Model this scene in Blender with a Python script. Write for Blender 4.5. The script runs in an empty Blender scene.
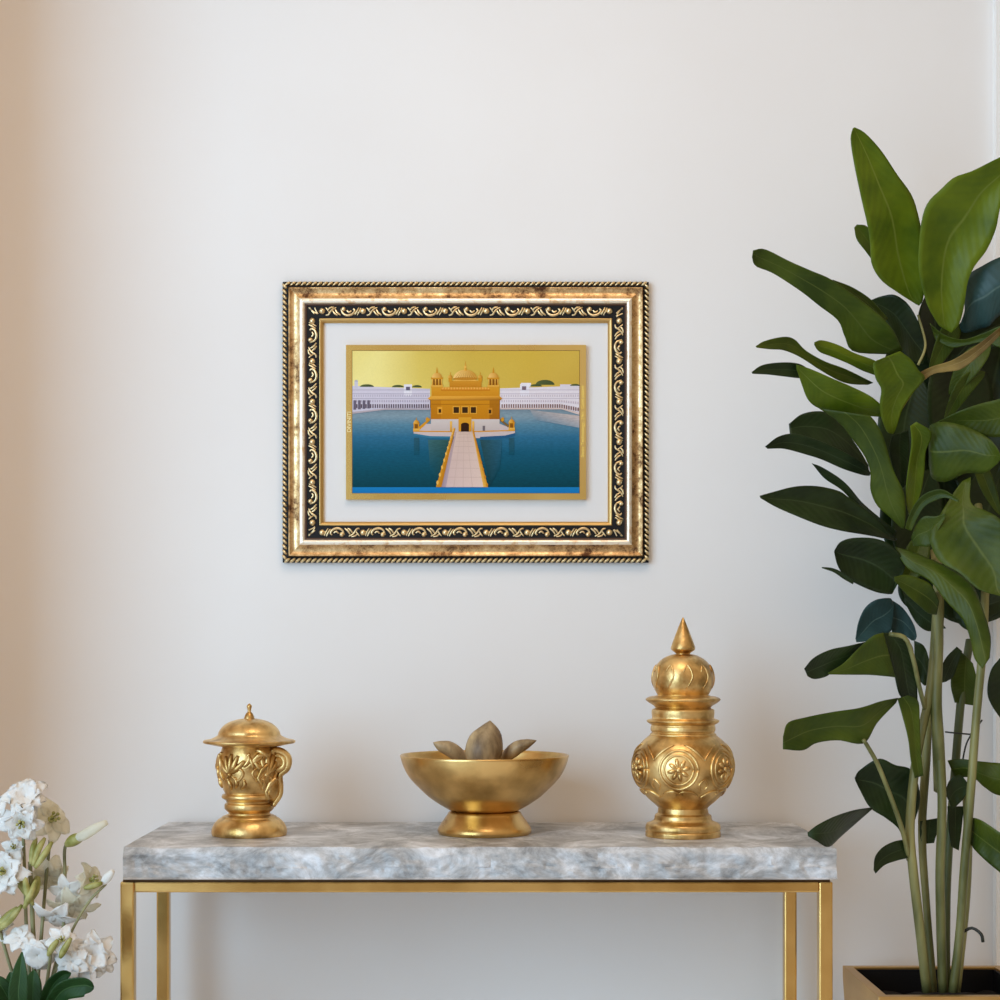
import bpy, math, random
from mathutils import Vector, Matrix, noise
random.seed(7)
PI = math.pi
scene = bpy.context.scene
COL = scene.collection

# ------------------------------------------------------------------ camera
F = 1764.0                      # focal length in pixels of a 1000 px wide frame
CAM_Z, WALL_D = 1.13, 3.43      # eye height, distance from the camera to the back wall
VX, VY = 478.0, 650.0           # where the level line of sight meets the picture
cd = bpy.data.cameras.new('camera')
cam = bpy.data.objects.new('camera', cd)
COL.objects.link(cam)
cam.location = (0, -WALL_D, CAM_Z)
cam.rotation_euler = (PI / 2, 0, 0)
cd.sensor_width = 36.0
cd.lens = F / 1000 * 36
cd.shift_x = (500 - VX) / 1000
cd.shift_y = (VY - 500) / 1000
cd.clip_start = 0.05
scene.camera = cam

# ------------------------------------------------------------------ world
W = bpy.data.worlds.new('room_light')
scene.world = W
W.use_nodes = True
nt = W.node_tree
nt.nodes.clear()
out = nt.nodes.new('ShaderNodeOutputWorld')
bg = nt.nodes.new('ShaderNodeBackground')
tc = nt.nodes.new('ShaderNodeTexCoord')
sep = nt.nodes.new('ShaderNodeSeparateXYZ')
rmp = nt.nodes.new('ShaderNodeValToRGB')
mr = nt.nodes.new('ShaderNodeMapRange')
mr.inputs['From Min'].default_value = -1
mr.inputs['From Max'].default_value = 1
nt.links.new(tc.outputs['Generated'], sep.inputs[0])
nt.links.new(sep.outputs['Z'], mr.inputs['Value'])
nt.links.new(mr.outputs[0], rmp.inputs[0])
e = rmp.color_ramp.elements
e[0].position, e[0].color = 0.0, (0.26, 0.20, 0.14, 1)
e[1].position, e[1].color = 1.0, (0.86, 0.68, 0.48, 1)
m = e.new(0.47); m.color = (0.42, 0.31, 0.205, 1)
m = e.new(0.62); m.color = (0.78, 0.586, 0.396, 1)
nt.links.new(rmp.outputs[0], bg.inputs[0])
bg.inputs[1].default_value = 0.70
nt.links.new(bg.outputs[0], out.inputs[0])

# ------------------------------------------------------------------ window daylight and added warm fill
def area(name, loc, target, sx, sy, power, color):
    d = bpy.data.lights.new(name, 'AREA')
    d.shape = 'RECTANGLE'; d.size = sx; d.size_y = sy
    d.energy = power; d.color = color
    o = bpy.data.objects.new(name, d); COL.objects.link(o)
    o.location = loc
    o.rotation_euler = (Vector(target) - Vector(loc)).to_track_quat('-Z', 'Y').to_euler()
    return o
area('window_daylight', (-3.3, -4.6, 2.05), (0.0, 0, 1.25), 3.2, 3.6, 215, (0.47, 0.74, 1.0))
area('warm_top_fill', (0.1, -1.5, 3.0), (0.1, -1.3, 0), 0.9, 0.9, 15, (1.0, 0.80, 0.66))  # added fill, warms and brightens the upper wall

scene.view_settings.view_transform = 'Standard'
scene.view_settings.look = 'None'
scene.view_settings.gamma = 1
scene.view_settings.exposure = 0.0
scene.view_settings.use_curve_mapping = False

# ------------------------------------------------------------------ helpers
def P(px, py, D):               # a measured picture point at a real distance D from the eye
    return Vector(((px - VX) / F * D, D - WALL_D, CAM_Z - (py - VY) / F * D))

def lin(c):
    return tuple(((v / 255) / 12.92 if v / 255 <= 0.04045 else ((v / 255 + 0.055) / 1.055) ** 2.4) for v in c)

def link(o, parent=None):
    COL.objects.link(o)
    if parent is not None:
        o.parent = parent
        o.matrix_parent_inverse = parent_world(parent).inverted()
    return o

def parent_world(p):
    mw = p.matrix_basis.copy()
    while p.parent:
        mw = p.parent.matrix_basis @ p.matrix_parent_inverse.copy() @ mw if False else mw
        p = p.parent
    return mw

def thing(name, label, cat, loc=(0, 0, 0), group=None):
    o = bpy.data.objects.new(name, None)
    o.empty_display_size = 0.05
    o.location = loc
    COL.objects.link(o)
    o['label'] = label; o['category'] = cat
    if group: o['group'] = group
    return o

class MB:
    """collects vertices and faces for ONE mesh object (world coordinates)"""
    def __init__(s):
        s.v, s.f, s.uv, s.mi = [], [], [], []
    def add(s, verts, faces, uvs=None, mi=0):
        b = len(s.v)
        s.v += [tuple(v) for v in verts]
        for f in faces:
            s.f.append([b + i for i in f]); s.mi.append(mi)
        s.uv += list(uvs) if uvs else [(0.5, 0.5)] * len(verts)
    def box(s, lo, hi, mi=0):
        x0, y0, z0 = lo; x1, y1, z1 = hi
        s.add([(x0,y0,z0),(x1,y0,z0),(x1,y1,z0),(x0,y1,z0),(x0,y0,z1),(x1,y0,z1),(x1,y1,z1),(x0,y1,z1)],
              [(0,3,2,1),(4,5,6,7),(0,1,5,4),(1,2,6,5),(2,3,7,6),(3,0,4,7)], mi=mi)
    def grid(s, rows, uvs=None, closed=False, mi=0):
        n, m = len(rows), len(rows[0])
        vs = [p for r in rows for p in r]
        fs = []
        for i in range(n - 1):
            for j in range(m if closed else m - 1):
                k = (j + 1) % m
                fs.append((i*m+j, i*m+k, (i+1)*m+k, (i+1)*m+j))
        s.add(vs, fs, [u for r in uvs for u in r] if uvs else None, mi)
    def lathe(s, c, prof, n=48, caps=True, mi=0):
        """prof: list of (radius, z) bottom to top"""
        rows = [[(c[0] + r*math.cos(2*PI*j/n), c[1] + r*math.sin(2*PI*j/n), z) for j in range(n)] for r, z in prof]
        b = len(s.v)
        s.grid(rows, closed=True, mi=mi)
        if caps:
            s.f.append([b + j for j in range(n)][::-1]); s.mi.append(mi)
            k = (len(prof) - 1) * n
            s.f.append([b + k + j for j in range(n)]); s.mi.append(mi)
    def tube(s, pts, rad, n=8, mi=0, flat=None):
        pts = [Vector(p) for p in pts]
        N = len(pts)
        rows = []
        up = None
        for i, p in enumerate(pts):
            t = (pts[min(i+1, N-1)] - pts[max(i-1, 0)])
            if t.length < 1e-9: t = Vector((0, 0, 1))
            t.normalize()
            if up is None:
                up = Vector((0, 1, 0)) if abs(t.y) < 0.9 else Vector((1, 0, 0))
            a = t.cross(up)
            if a.length < 1e-6: a = t.cross(Vector((1, 0, 0.3)))
            a.normalize(); b = a.cross(t).normalized(); up = b
            r = rad[i] if isinstance(rad, (list, tuple)) else rad
            rows.append([p + a*(r*math.cos(2*PI*j/n)) + b*(r*math.sin(2*PI*j/n)) for j in range(n)])
        k = len(s.v)
        uvs = [[(j / n, i / max(1, N-1)) for j in range(n)] for i in range(N)]
        s.grid(rows, uvs, closed=True, mi=mi)
        s.f.append([k + j for j in range(n)][::-1]); s.mi.append(mi)
        s.f.append([k + (N-1)*n + j for j in range(n)]); s.mi.append(mi)
    def blob(s, c, rx, ry, rz, n=10, m=7, rot=None, mi=0):
        R = rot or Matrix.Identity(3)
        c = Vector(c)
        rows = []
        for i in range(m + 1):
            a = -PI/2 + PI*i/m
            a = max(-PI/2 + 0.02, min(PI/2 - 0.02, a))
            rows.append([c + R @ Vector((rx*math.cos(a)*math.cos(2*PI*j/n), ry*math.cos(a)*math.sin(2*PI*j/n), rz*math.sin(a))) for j in range(n)])
        k = len(s.v)
        s.grid(rows, closed=True, mi=mi)
        s.f.append([k + j for j in range(n)][::-1]); s.mi.append(mi)
        s.f.append([k + m*n + j for j in range(n)]); s.mi.append(mi)
    def build(s, name, mats, parent=None, smooth=True, loc=None, solid=0, subsurf=0, bevel=0):
        me = bpy.data.meshes.new(name)
        off = Vector(parent_loc(parent)) if parent is not None else Vector(loc or (0, 0, 0))
        me.from_pydata([Vector(v) - off for v in s.v], [], s.f)
        if not isinstance(mats, (list, tuple)): mats = [mats]
        for mt in mats: me.materials.append(mt)
        ul = me.uv_layers.new(name='UVMap')
        for p in me.polygons:
            p.use_smooth = smooth
            p.material_index = s.mi[p.index]
            for li in p.loop_indices:
                ul.data[li].uv = s.uv[me.loops[li].vertex_index]
        me.update()
        o = bpy.data.objects.new(name, me)
        COL.objects.link(o)
        if parent is not None: o.parent = parent
        else: o.location = off
        if bevel:
            md = o.modifiers.new('bevel', 'BEVEL'); md.width = bevel; md.segments = 2; md.limit_method = 'ANGLE'
        if solid:
            md = o.modifiers.new('thickness', 'SOLIDIFY'); md.thickness = solid; md.offset = 0
        if subsurf:
            md = o.modifiers.new('smooth', 'SUBSURF'); md.levels = subsurf; md.render_levels = subsurf
        return o

def parent_loc(p):
    v = Vector((0, 0, 0))
    while p is not None:
        v += p.location; p = p.parent
    return v

def sharp(o, ang=40):
    me = o.data
    try:
        me.set_sharp_from_angle(angle=math.radians(ang))
    except Exception:
        pass
    return o

def spline(pts, n):
    """Catmull-Rom through the points, n samples"""
    pts = [Vector(p) for p in pts]
    if len(pts) == 2:
        return [pts[0].lerp(pts[1], i/(n-1)) for i in range(n)]
    ext = [pts[0]*2 - pts[1]] + pts + [pts[-1]*2 - pts[-2]]
    seg = len(pts) - 1
    res = []
    for i in range(n):
        t = i/(n-1)*seg
        k = min(int(t), seg-1); t -= k
        a, b, c, d = ext[k:k+4]
        res.append(0.5*((2*b) + (c-a)*t + (2*a-5*b+4*c-d)*t*t + (3*b-a-3*c+d)*t**3))
    return res

# ------------------------------------------------------------------ materials
def mat(name, color, rough=0.5, metal=0.0, spec=0.5):
    m = bpy.data.materials.new(name); m.use_nodes = True
    b = m.node_tree.nodes['Principled BSDF']
    b.inputs['Base Color'].default_value = (*color, 1)
    b.inputs['Roughness'].default_value = rough
    b.inputs['Metallic'].default_value = metal
    b.inputs['Specular IOR Level'].default_value = spec
    return m

def nd(m, t): return m.node_tree.nodes.new(t)
def lk(m, a, b): m.node_tree.links.new(a, b)
def bsdf(m): return m.node_tree.nodes['Principled BSDF']

def noisy(m, c1, c2, scale=8, detail=6, lo=0.35, hi=0.65, bump=0.0, bscale=None, mapping=None, rough=None, dist=0.002):
    """object-space noise between two colours, with optional bump and roughness range"""
    tc = nd(m, 'ShaderNodeTexCoord'); src = tc.outputs['Object']
    if mapping:
        mp = nd(m, 'ShaderNodeMapping'); mp.inputs['Scale'].default_value = mapping
        lk(m, src, mp.inputs[0]); src = mp.outputs[0]
    n = nd(m, 'ShaderNodeTexNoise'); n.inputs['Scale'].default_value = scale; n.inputs['Detail'].default_value = detail
    lk(m, src, n.inputs['Vector'])
    r = nd(m, 'ShaderNodeValToRGB')
    r.color_ramp.elements[0].position = lo; r.color_ramp.elements[0].color = (*c1, 1)
    r.color_ramp.elements[1].position = hi; r.color_ramp.elements[1].color = (*c2, 1)
    lk(m, n.outputs['Fac'], r.inputs[0]); lk(m, r.outputs[0], bsdf(m).inputs['Base Color'])
    if rough:
        q = nd(m, 'ShaderNodeMapRange'); q.inputs['To Min'].default_value = rough[0]; q.inputs['To Max'].default_value = rough[1]
        lk(m, n.outputs['Fac'], q.inputs['Value']); lk(m, q.outputs[0], bsdf(m).inputs['Roughness'])
    if bump:
        n2 = nd(m, 'ShaderNodeTexNoise'); n2.inputs['Scale'].default_value = bscale or scale*3; n2.inputs['Detail'].default_value = 4
        lk(m, src, n2.inputs['Vector'])
        bp = nd(m, 'ShaderNodeBump'); bp.inputs['Strength'].default_value = bump; bp.inputs['Distance'].default_value = dist
        lk(m, n2.outputs['Fac'], bp.inputs['Height']); lk(m, bp.outputs[0], bsdf(m).inputs['Normal'])
    return m

M = {}
M['wall'] = noisy(mat('wall_paint', (.8, .8, .8), 0.85, spec=0.2), (0.800, 0.775, 0.752), (0.835, 0.818, 0.800), 1.6, 3, 0.3, 0.7, 0.05, 60)
M['stub_warm'] = mat('warm_bounce_tint', (0.87, 0.73, 0.59), 0.85, spec=0.2)  # tint of the added stub, bounces warm light onto the left strip
M['floor'] = noisy(mat('pale_floor', (.6, .62, .66), 0.4), (0.78, 0.80, 0.84), (0.84, 0.86, 0.89), 3, 4)
M['trim'] = mat('white_gloss_paint', (0.88, 0.89, 0.88), 0.4)
M['brass'] = noisy(mat('brushed_brass', (.6, .4, .15), 0.3, 1.0), (0.58, 0.35, 0.105), (0.80, 0.53, 0.19), 9, 3, rough=(0.16, 0.32))
M['antique'] = noisy(mat('antique_gold', (.6, .4, .15), 0.35, 1.0), (0.42, 0.235, 0.070), (0.87, 0.61, 0.26), 30, 6, 0.34, 0.60, 0.5, 70, rough=(0.28, 0.46))
M['bowl_gold'] = noisy(mat('hammered_brass', (.6, .4, .15), 0.3, 1.0), (0.43, 0.25, 0.075), (0.82, 0.55, 0.215), 12, 5, 0.34, 0.62, 0.18, 40, rough=(0.22, 0.36))
M['husk'] = noisy(mat('dried_husk', (.2, .13, .07), 0.5), (0.13, 0.080, 0.036), (0.52, 0.38, 0.20), 40, 5, 0.34, 0.66, 0.4, 90, mapping=(1, 1, 0.3))

# marble
def marble():
    m = mat('grey_white_marble', (.8, .8, .8), 0.45)
    tc = nd(m, 'ShaderNodeTexCoord')
    mp = nd(m, 'ShaderNodeMapping'); mp.inputs['Rotation'].default_value = (0.2, 0.5, 0.35); mp.inputs['Scale'].default_value = (1, 0.8, 1.6)
    lk(m, tc.outputs['Object'], mp.inputs[0])
    n = nd(m, 'ShaderNodeTexNoise'); n.inputs['Scale'].default_value = 11; n.inputs['Detail'].default_value = 12; n.inputs['Roughness'].default_value = 0.74; n.inputs['Distortion'].default_value = 0.6
    lk(m, mp.outputs[0], n.inputs['Vector'])
    r = nd(m, 'ShaderNodeValToRGB'); el = r.color_ramp.elements
    el[0].position, el[0].color = 0.37, (0.23, 0.23, 0.23, 1)
    el[1].position, el[1].color = 0.68, (0.84, 0.86, 0.90, 1)
    q = el.new(0.50); q.color = (0.47, 0.475, 0.48, 1)
    lk(m, n.outputs['Fac'], r.inputs[0])
    lk(m, r.outputs[0], bsdf(m).inputs['Base Color'])
    n2 = nd(m, 'ShaderNodeTexNoise'); n2.inputs['Scale'].default_value = 70; n2.inputs['Detail'].default_value = 5
    lk(m, tc.outputs['Object'], n2.inputs['Vector'])
    bp = nd(m, 'ShaderNodeBump'); bp.inputs['Strength'].default_value = 0.25; bp.inputs['Distance'].default_value = 0.003
    lk(m, n2.outputs['Fac'], bp.inputs['Height']); lk(m, bp.outputs[0], bsdf(m).inputs['Normal'])
    return m
M['marble'] = marble()

# leaves: u across (0..1, midrib at .5), v along
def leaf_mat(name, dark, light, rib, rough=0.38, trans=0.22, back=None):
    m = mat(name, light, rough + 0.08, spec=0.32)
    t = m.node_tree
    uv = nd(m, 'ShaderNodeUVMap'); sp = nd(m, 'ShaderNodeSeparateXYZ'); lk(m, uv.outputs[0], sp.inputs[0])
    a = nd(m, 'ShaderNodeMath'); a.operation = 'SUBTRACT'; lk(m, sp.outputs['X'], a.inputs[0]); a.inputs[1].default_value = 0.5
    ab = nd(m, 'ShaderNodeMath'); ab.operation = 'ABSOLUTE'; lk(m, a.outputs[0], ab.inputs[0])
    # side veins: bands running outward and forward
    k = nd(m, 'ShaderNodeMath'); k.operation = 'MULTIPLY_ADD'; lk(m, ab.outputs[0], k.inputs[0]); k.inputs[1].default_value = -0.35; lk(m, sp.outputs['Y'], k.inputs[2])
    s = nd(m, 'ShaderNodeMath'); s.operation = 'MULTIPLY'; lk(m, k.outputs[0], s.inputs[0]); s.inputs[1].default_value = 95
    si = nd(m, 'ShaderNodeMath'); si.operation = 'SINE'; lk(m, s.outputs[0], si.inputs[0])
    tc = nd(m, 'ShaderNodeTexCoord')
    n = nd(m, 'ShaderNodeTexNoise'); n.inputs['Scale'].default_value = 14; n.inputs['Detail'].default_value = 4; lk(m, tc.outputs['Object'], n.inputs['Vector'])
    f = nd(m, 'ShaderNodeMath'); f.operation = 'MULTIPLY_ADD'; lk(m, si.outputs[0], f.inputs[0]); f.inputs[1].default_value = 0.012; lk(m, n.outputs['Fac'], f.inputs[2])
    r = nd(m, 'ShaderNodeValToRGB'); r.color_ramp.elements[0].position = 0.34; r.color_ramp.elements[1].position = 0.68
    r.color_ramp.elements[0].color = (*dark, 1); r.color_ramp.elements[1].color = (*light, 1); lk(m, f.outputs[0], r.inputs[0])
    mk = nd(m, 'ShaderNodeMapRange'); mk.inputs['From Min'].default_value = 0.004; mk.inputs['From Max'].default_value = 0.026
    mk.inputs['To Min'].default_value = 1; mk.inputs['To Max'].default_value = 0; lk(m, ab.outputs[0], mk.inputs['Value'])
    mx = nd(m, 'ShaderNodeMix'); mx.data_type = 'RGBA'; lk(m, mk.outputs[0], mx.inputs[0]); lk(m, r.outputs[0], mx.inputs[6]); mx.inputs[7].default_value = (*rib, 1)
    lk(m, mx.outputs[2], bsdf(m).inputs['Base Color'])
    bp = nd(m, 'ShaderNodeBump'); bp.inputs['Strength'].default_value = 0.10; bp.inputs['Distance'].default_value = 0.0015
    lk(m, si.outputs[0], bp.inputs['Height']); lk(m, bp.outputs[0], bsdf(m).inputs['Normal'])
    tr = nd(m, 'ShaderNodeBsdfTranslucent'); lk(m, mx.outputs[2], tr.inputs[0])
    ms = nd(m, 'ShaderNodeMixShader'); ms.inputs[0].default_value = trans
    o = t.nodes['Material Output']
    lk(m, bsdf(m).outputs[0], ms.inputs[1]); lk(m, tr.outputs[0], ms.inputs[2]); lk(m, ms.outputs[0], o.inputs['Surface'])
    return m
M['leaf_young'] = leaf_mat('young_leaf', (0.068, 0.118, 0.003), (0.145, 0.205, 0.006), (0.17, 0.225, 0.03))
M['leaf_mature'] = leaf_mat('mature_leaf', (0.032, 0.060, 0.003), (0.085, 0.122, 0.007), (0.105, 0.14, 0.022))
M['leaf_deep_shade'] = leaf_mat('shaded_deep_green_leaf', (0.007, 0.018, 0.003), (0.021, 0.042, 0.008), (0.036, 0.06, 0.02), 0.36, 0.10)  # deep green, darkened further to paint in the shade between leaves
M['leaf_blue'] = leaf_mat('bluish_leaf', (0.018, 0.050, 0.048), (0.040, 0.092, 0.085), (0.08, 0.14, 0.12), 0.33, 0.12)
M['leaf_dry'] = leaf_mat('withered_leaf', (0.10, 0.06, 0.015), (0.30, 0.21, 0.055), (0.32, 0.24, 0.10), 0.5, 0.15)
M['leaf_lily'] = leaf_mat('strap_leaf', (0.012, 0.045, 0.010), (0.035, 0.100, 0.022), (0.07, 0.15, 0.05), 0.35, 0.12)
M['stem'] = noisy(mat('cane_stem', (.3, .3, .1), 0.5), (0.070, 0.080, 0.016), (0.310, 0.295, 0.110), 9, 4, 0.36, 0.70, 0.1, 40, mapping=(3, 3, 0.5))
M['stem_dark'] = noisy(mat('green_stem', (.1, .12, .04), 0.5), (0.030, 0.045, 0.014), (0.115, 0.140, 0.045), 9, 4, 0.32, 0.66, mapping=(3, 3, 0.5))
M['twig'] = mat('dark_twig', (0.02, 0.022, 0.016), 0.6)
M['soil'] = noisy(mat('potting_soil', (.02, .015, .01), 0.9), (0.006, 0.005, 0.0045), (0.022, 0.017, 0.014), 40, 6, bump=0.6, bscale=60)
M['planter'] = noisy(mat('gilded_planter', (.6, .4, .15), 0.4, 1.0), (0.52, 0.315, 0.105), (0.68, 0.45, 0.18), 7, 4, rough=(0.3, 0.45))
M['ceramic'] = mat('white_ceramic', (0.78, 0.77, 0.74), 0.3)

# ------------------------------------------------------------------ the setting
def struct(name, mb, m):
    o = mb.build(name, m, smooth=False); o['kind'] = 'structure'; return o
b = MB(); b.box((-3.5, 0, 0), (3.5, 0.12, 3.2)); struct('wall_back', b, M['wall'])
b = MB(); b.box((-1.09, -0.44, 0), (-0.97, 0.0, 3.2)); struct('shade_stub_left', b, M['stub_warm'])  # unseen stub, added to block the daylight from the wall's left edge
b = MB(); b.box((-5, -5.5, -0.1), (5, 0.12, 0)); struct('floor', b, M['floor'])
b = MB(); b.box((P(996, 0, 3.41).x, -0.022, 0), (P(996, 0, 3.41).x + 0.10, 0, 3.2)); struct('trim_1', b, M['trim'])

# ------------------------------------------------------------------ console table
SLAB_T, SLAB_B = 0.797, 0.743
YF, YB = 2.97 - WALL_D, -0.015
XL, XR = P(122, 0, 2.97).x, P(838, 0, 2.97).x
T = thing('console_table', 'slim console table with rough-edged grey marble top on brass legs', 'console table', (0, (YF + YB)/2, 0))
def slab():
    mb = MB()
    nx, nz, ny = 260, 20, 10
    def fr(x, z):                                     # chiselled front face
        t = (z - SLAB_B) / (SLAB_T - SLAB_B)
        q = Vector((x*14, z*20, 3.1))
        h = noise.noise(q)*0.6 + noise.noise(q*2.3)*0.5 + noise.noise(q*5.1)*0.38 + noise.noise(q*9)*0.2
        c = noise.cell(Vector((x*38 + z*12, z*55, 1.0)))*0.4
        return YF + 0.010 - (h + c*0.5)*0.0105*math.sin(PI*min(1, 0.12 + t*0.95)) + 0.012*max(0, t - 0.78)**1.0*2
    rows = []
    for i in range(nz + 1):
        z = SLAB_B + (SLAB_T - SLAB_B)*i/nz
        row = []
        for j in range(nx + 1):
            x = XL + (XR - XL)*j/nx
            zz = z
            if i == nz: zz = z - 0.0035*abs(noise.noise(Vector((x*23, 5, 2)))) - 0.004*max(0, noise.noise(Vector((x*9, 1, 7))))
            row.append((x, fr(x, z) if i else YF + 0.004, zz))
        rows.append(row)
    for i in range(1, ny + 1):
        t = i/ny
        row = []
        for j in range(nx + 1):
            x = XL + (XR - XL)*j/nx
            y0 = rows[nz][j][1]
            z = SLAB_T if i > 1 else SLAB_T - 0.0006
            row.append((x, y0 + (YB - y0)*t, z))
        rows.append(row)
    rows.append([(XL + (XR - XL)*j/nx, YB, SLAB_B) for j in range(nx + 1)])
    rows.append([rows[0][j] for j in range(nx + 1)])
    mb.grid(rows)
    n = len(rows); m = nx + 1
    mb.f.append([i*m for i in range(n - 1)]); mb.mi.append(0)
    mb.f.append([i*m + nx for i in range(n - 1)][::-1]); mb.mi.append(0)
    return sharp(mb.build('tabletop', M['marble'], T), 35)
slab()
lx0, lx1 = P(120, 0, 2.985).x, P(833, 0, 2.985).x
yf, yb = 2.985 - WALL_D, 3.322 - WALL_D
lw = 0.0235
RT, RB = 0.7375, 0.7195
M['gap_shade'] = mat('shade_brown', (0.10, 0.055, 0.025), 0.5, 0.6)  # brown of the added plate paints the shadow line under the slab
b = MB(); b.box((lx0 + 0.004, yf + 0.005, RT - 0.001), (lx1 - 0.004, yb + lw - 0.004, SLAB_B + 0.001)); b.build('shade_plate', M['gap_shade'], T, smooth=False)
for x0 in (lx0, lx1 - lw):
    for y0 in (yf, yb):
        b = MB(); b.box((x0, y0, 0), (x0 + lw, y0 + lw, RT)); b.build('leg', M['brass'], T, smooth=False, bevel=0.0028)
for y0 in (yf, yb):
    b = MB(); b.box((lx0 + lw, y0, RB), (lx1 - lw, y0 + lw, RT)); b.build('rail', M['brass'], T, smooth=False, bevel=0.0028)
for x0 in (lx0, lx1 - lw):
    b = MB(); b.box((x0, yf + lw, RB), (x0 + lw, yb, RT)); b.build('rail', M['brass'], T, smooth=False, bevel=0.0028)

# ------------------------------------------------------------------ ornaments on the table
def prof(D, rows):               # (radius px, centre-line picture row) measured at distance D, top to bottom -> (r, z) bottom to top
    k = D / F
    res = [(max(r*k, 0.0004), CAM_Z - (y - VY)*k) for r, y in rows]
    return res[::-1]
def smoothprof(pr, n=4):
    pts = spline([(r, 0, z) for r, z in pr], (len(pr) - 1)*n + 1)
    return [(max(p.x, 0.0003), p.z) for p in pts]
def radius_at(pr, z):
    for (r0, z0), (r1, z1) in zip(pr, pr[1:]):
        if z0 <= z <= z1: return r0 + (r1 - r0)*(z - z0)/max(1e-9, z1 - z0)
    return pr[0][0] if z < pr[0][1] else pr[-1][0]
def on_surf(c, pr, th, z, lift=0.0):   # th = 0 faces the viewer, positive to the right
    r = radius_at(pr, z) + lift
    return Vector((c[0] + r*math.sin(th), c[1] - r*math.cos(th), z))

def fix_bottom(pr):
    return [(pr[0][0], SLAB_T)] + [q for q in pr[1:] if q[1] > SLAB_T + 0.0005]

# --- lidded jar (left)
D1 = 3.175; k1 = D1 / F
cx1 = P(249.3, 0, D1).x; cy1 = D1 - WALL_D
J = thing('lidded_jar', 'small squat gold jar with wide brimmed domed lid and scroll handle', 'jar', (cx1, cy1, SLAB_T))
bp_ = fix_bottom(prof(D1, [(22, 814), (26.5, 816), (28, 817.5), (31.5, 819.5), (35, 823.5), (37.2, 828.5), (37.6, 832), (37.0, 834.5), (36.5, 836)]))
b = MB(); b.lathe((cx1, cy1), smoothprof(bp_, 3)); sharp(b.build('foot', M['antique'], J), 50)
body_rows = [(26, 744), (27.5, 749), (29.5, 756), (30.5, 764), (30.5, 772), (29, 780), (26.5, 787), (25, 791), (24.4, 793), (27, 794.5), (27.2, 797.5), (24, 799.5), (22.5, 802), (24.5, 804), (24.6, 808), (23, 810), (20.5, 812.5), (22, 816)]
jb = smoothprof(prof(D1, body_rows), 4)
body = MB(); body.lathe((cx1, cy1), jb, 64); jbo = body.build('body', M['antique'], J)
def relief(mb, c, pr, curve, r, n=16, lift=0.0, sides=6):
    pts = spline([on_surf(c, pr, th, z, lift) for th, z in curve], n)
    # keep the middle samples on the surface as well
    q = []
    for p in pts:
        th = math.atan2(p.x - c[0], -(p.y - c[1])); q.append(on_surf(c, pr, th, p.z, lift))
    rr = [r*(0.35 + 0.65*math.sin(PI*min(1, max(0, (0.08 + 0.84*i/(n-1)))))) for i in range(n)] if not isinstance(r, list) else r
    mb.tube(q, rr, sides)
zj = lambda y: CAM_Z - (y - VY)*k1
orn = MB()
for a in range(5):
    t0 = -0.55 + a*2*PI/5
    # acanthus tuft: five fanned leaves, with two little curls underneath
    for d, hgt in ((-0.42, 760), (-0.2, 755), (0.04, 752.5), (0.3, 754), (0.52, 759)):
        relief(orn, (cx1, cy1), jb, [(t0, zj(772)), (t0 + d*0.55, zj((772 + hgt)/2 + 1)), (t0 + d, zj(hgt))], 3.0*k1, 12, 0.0008)
    for s in (-1, 1):
        relief(orn, (cx1, cy1), jb, [(t0 + s*0.05, zj(773)), (t0 + s*0.28, zj(779)), (t0 + s*0.48, zj(772)), (t0 + s*0.36, zj(767)), (t0 + s*0.26, zj(770))], 1.7*k1, 16, 0.0006)
    orn.blob(on_surf((cx1, cy1), jb, t0, zj(773)), 3*k1, 3*k1, 3*k1)
    for d, ya, yb2 in ((-0.62, 754, 767), (0.66, 753, 765), (-0.1, 778, 788), (0.2, 777, 786), (0.5, 779, 787)):
        relief(orn, (cx1, cy1), jb, [(t0 + d, zj(ya)), (t0 + d*0.9 + 0.06, zj((ya + yb2)/2)), (t0 + d*0.75, zj(yb2))], 2.3*k1, 10, 0.0006)
        orn.blob(on_surf((cx1, cy1), jb, t0 + d, zj(ya)), 2*k1, 2*k1, 2*k1, 8, 6)
orn.build('carved_foliage', M['antique'], jbo)
lid_rows = [(6, 718.5), (12, 719.5), (20, 722), (26, 726), (30, 731), (31.5, 735), (35, 737.3), (40, 739.2), (44.5, 740), (46, 741.2), (45, 743), (40, 744), (33, 745.5), (27, 746.5)]
lp = smoothprof(prof(D1, lid_rows), 4)
b = MB(); b.lathe((cx1, cy1), lp, 64); lido = b.build('lid', M['antique'], J)
fp = smoothprof(prof(D1, [(0.6, 703.5), (2.6, 706), (2.0, 709), (1.8, 711.5), (3.4, 713.5), (4.6, 716), (5.6, 719)]), 4)
b = MB(); b.lathe((cx1 - 0.0, cy1), fp, 20); b.build('finial', M['antique'], lido)
h = MB()
hp = []
cxh, czh = P(278.5, 0, D1).x, zj(761)
for i in range(32):              # rolled scroll, unrolling into a tail along the body
    a = PI*0.55 - i/31*PI*3.2
    rr = (2.5 + 6.0*i/31)*k1
    hp.append(Vector((cxh + rr*math.cos(a), cy1 - 0.018, czh + rr*math.sin(a))))
tail = spline([hp[-1], P(272, 752, D1 - 0.022), P(281, 751.5, D1 - 0.02), P(288.0, 758, D1 - 0.018), P(287.0, 768, D1 - 0.016), P(280, 775, D1 - 0.014), P(280.5, 785, D1 - 0.012), P(280, 795, D1 - 0.012), P(273, 806, D1 - 0.016)], 34)
pts = hp + tail[1:]
nq = len(pts)
h.tube(pts, [(1.8 + 2.0*min(1, i/30))*k1*(1 if i < 44 else 1 - 0.02*(i - 44)) for i in range(nq)], 10)
h.blob((cxh, cy1 - 0.014, czh), 7.5*k1, 7.0*k1, 7.5*k1)
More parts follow.
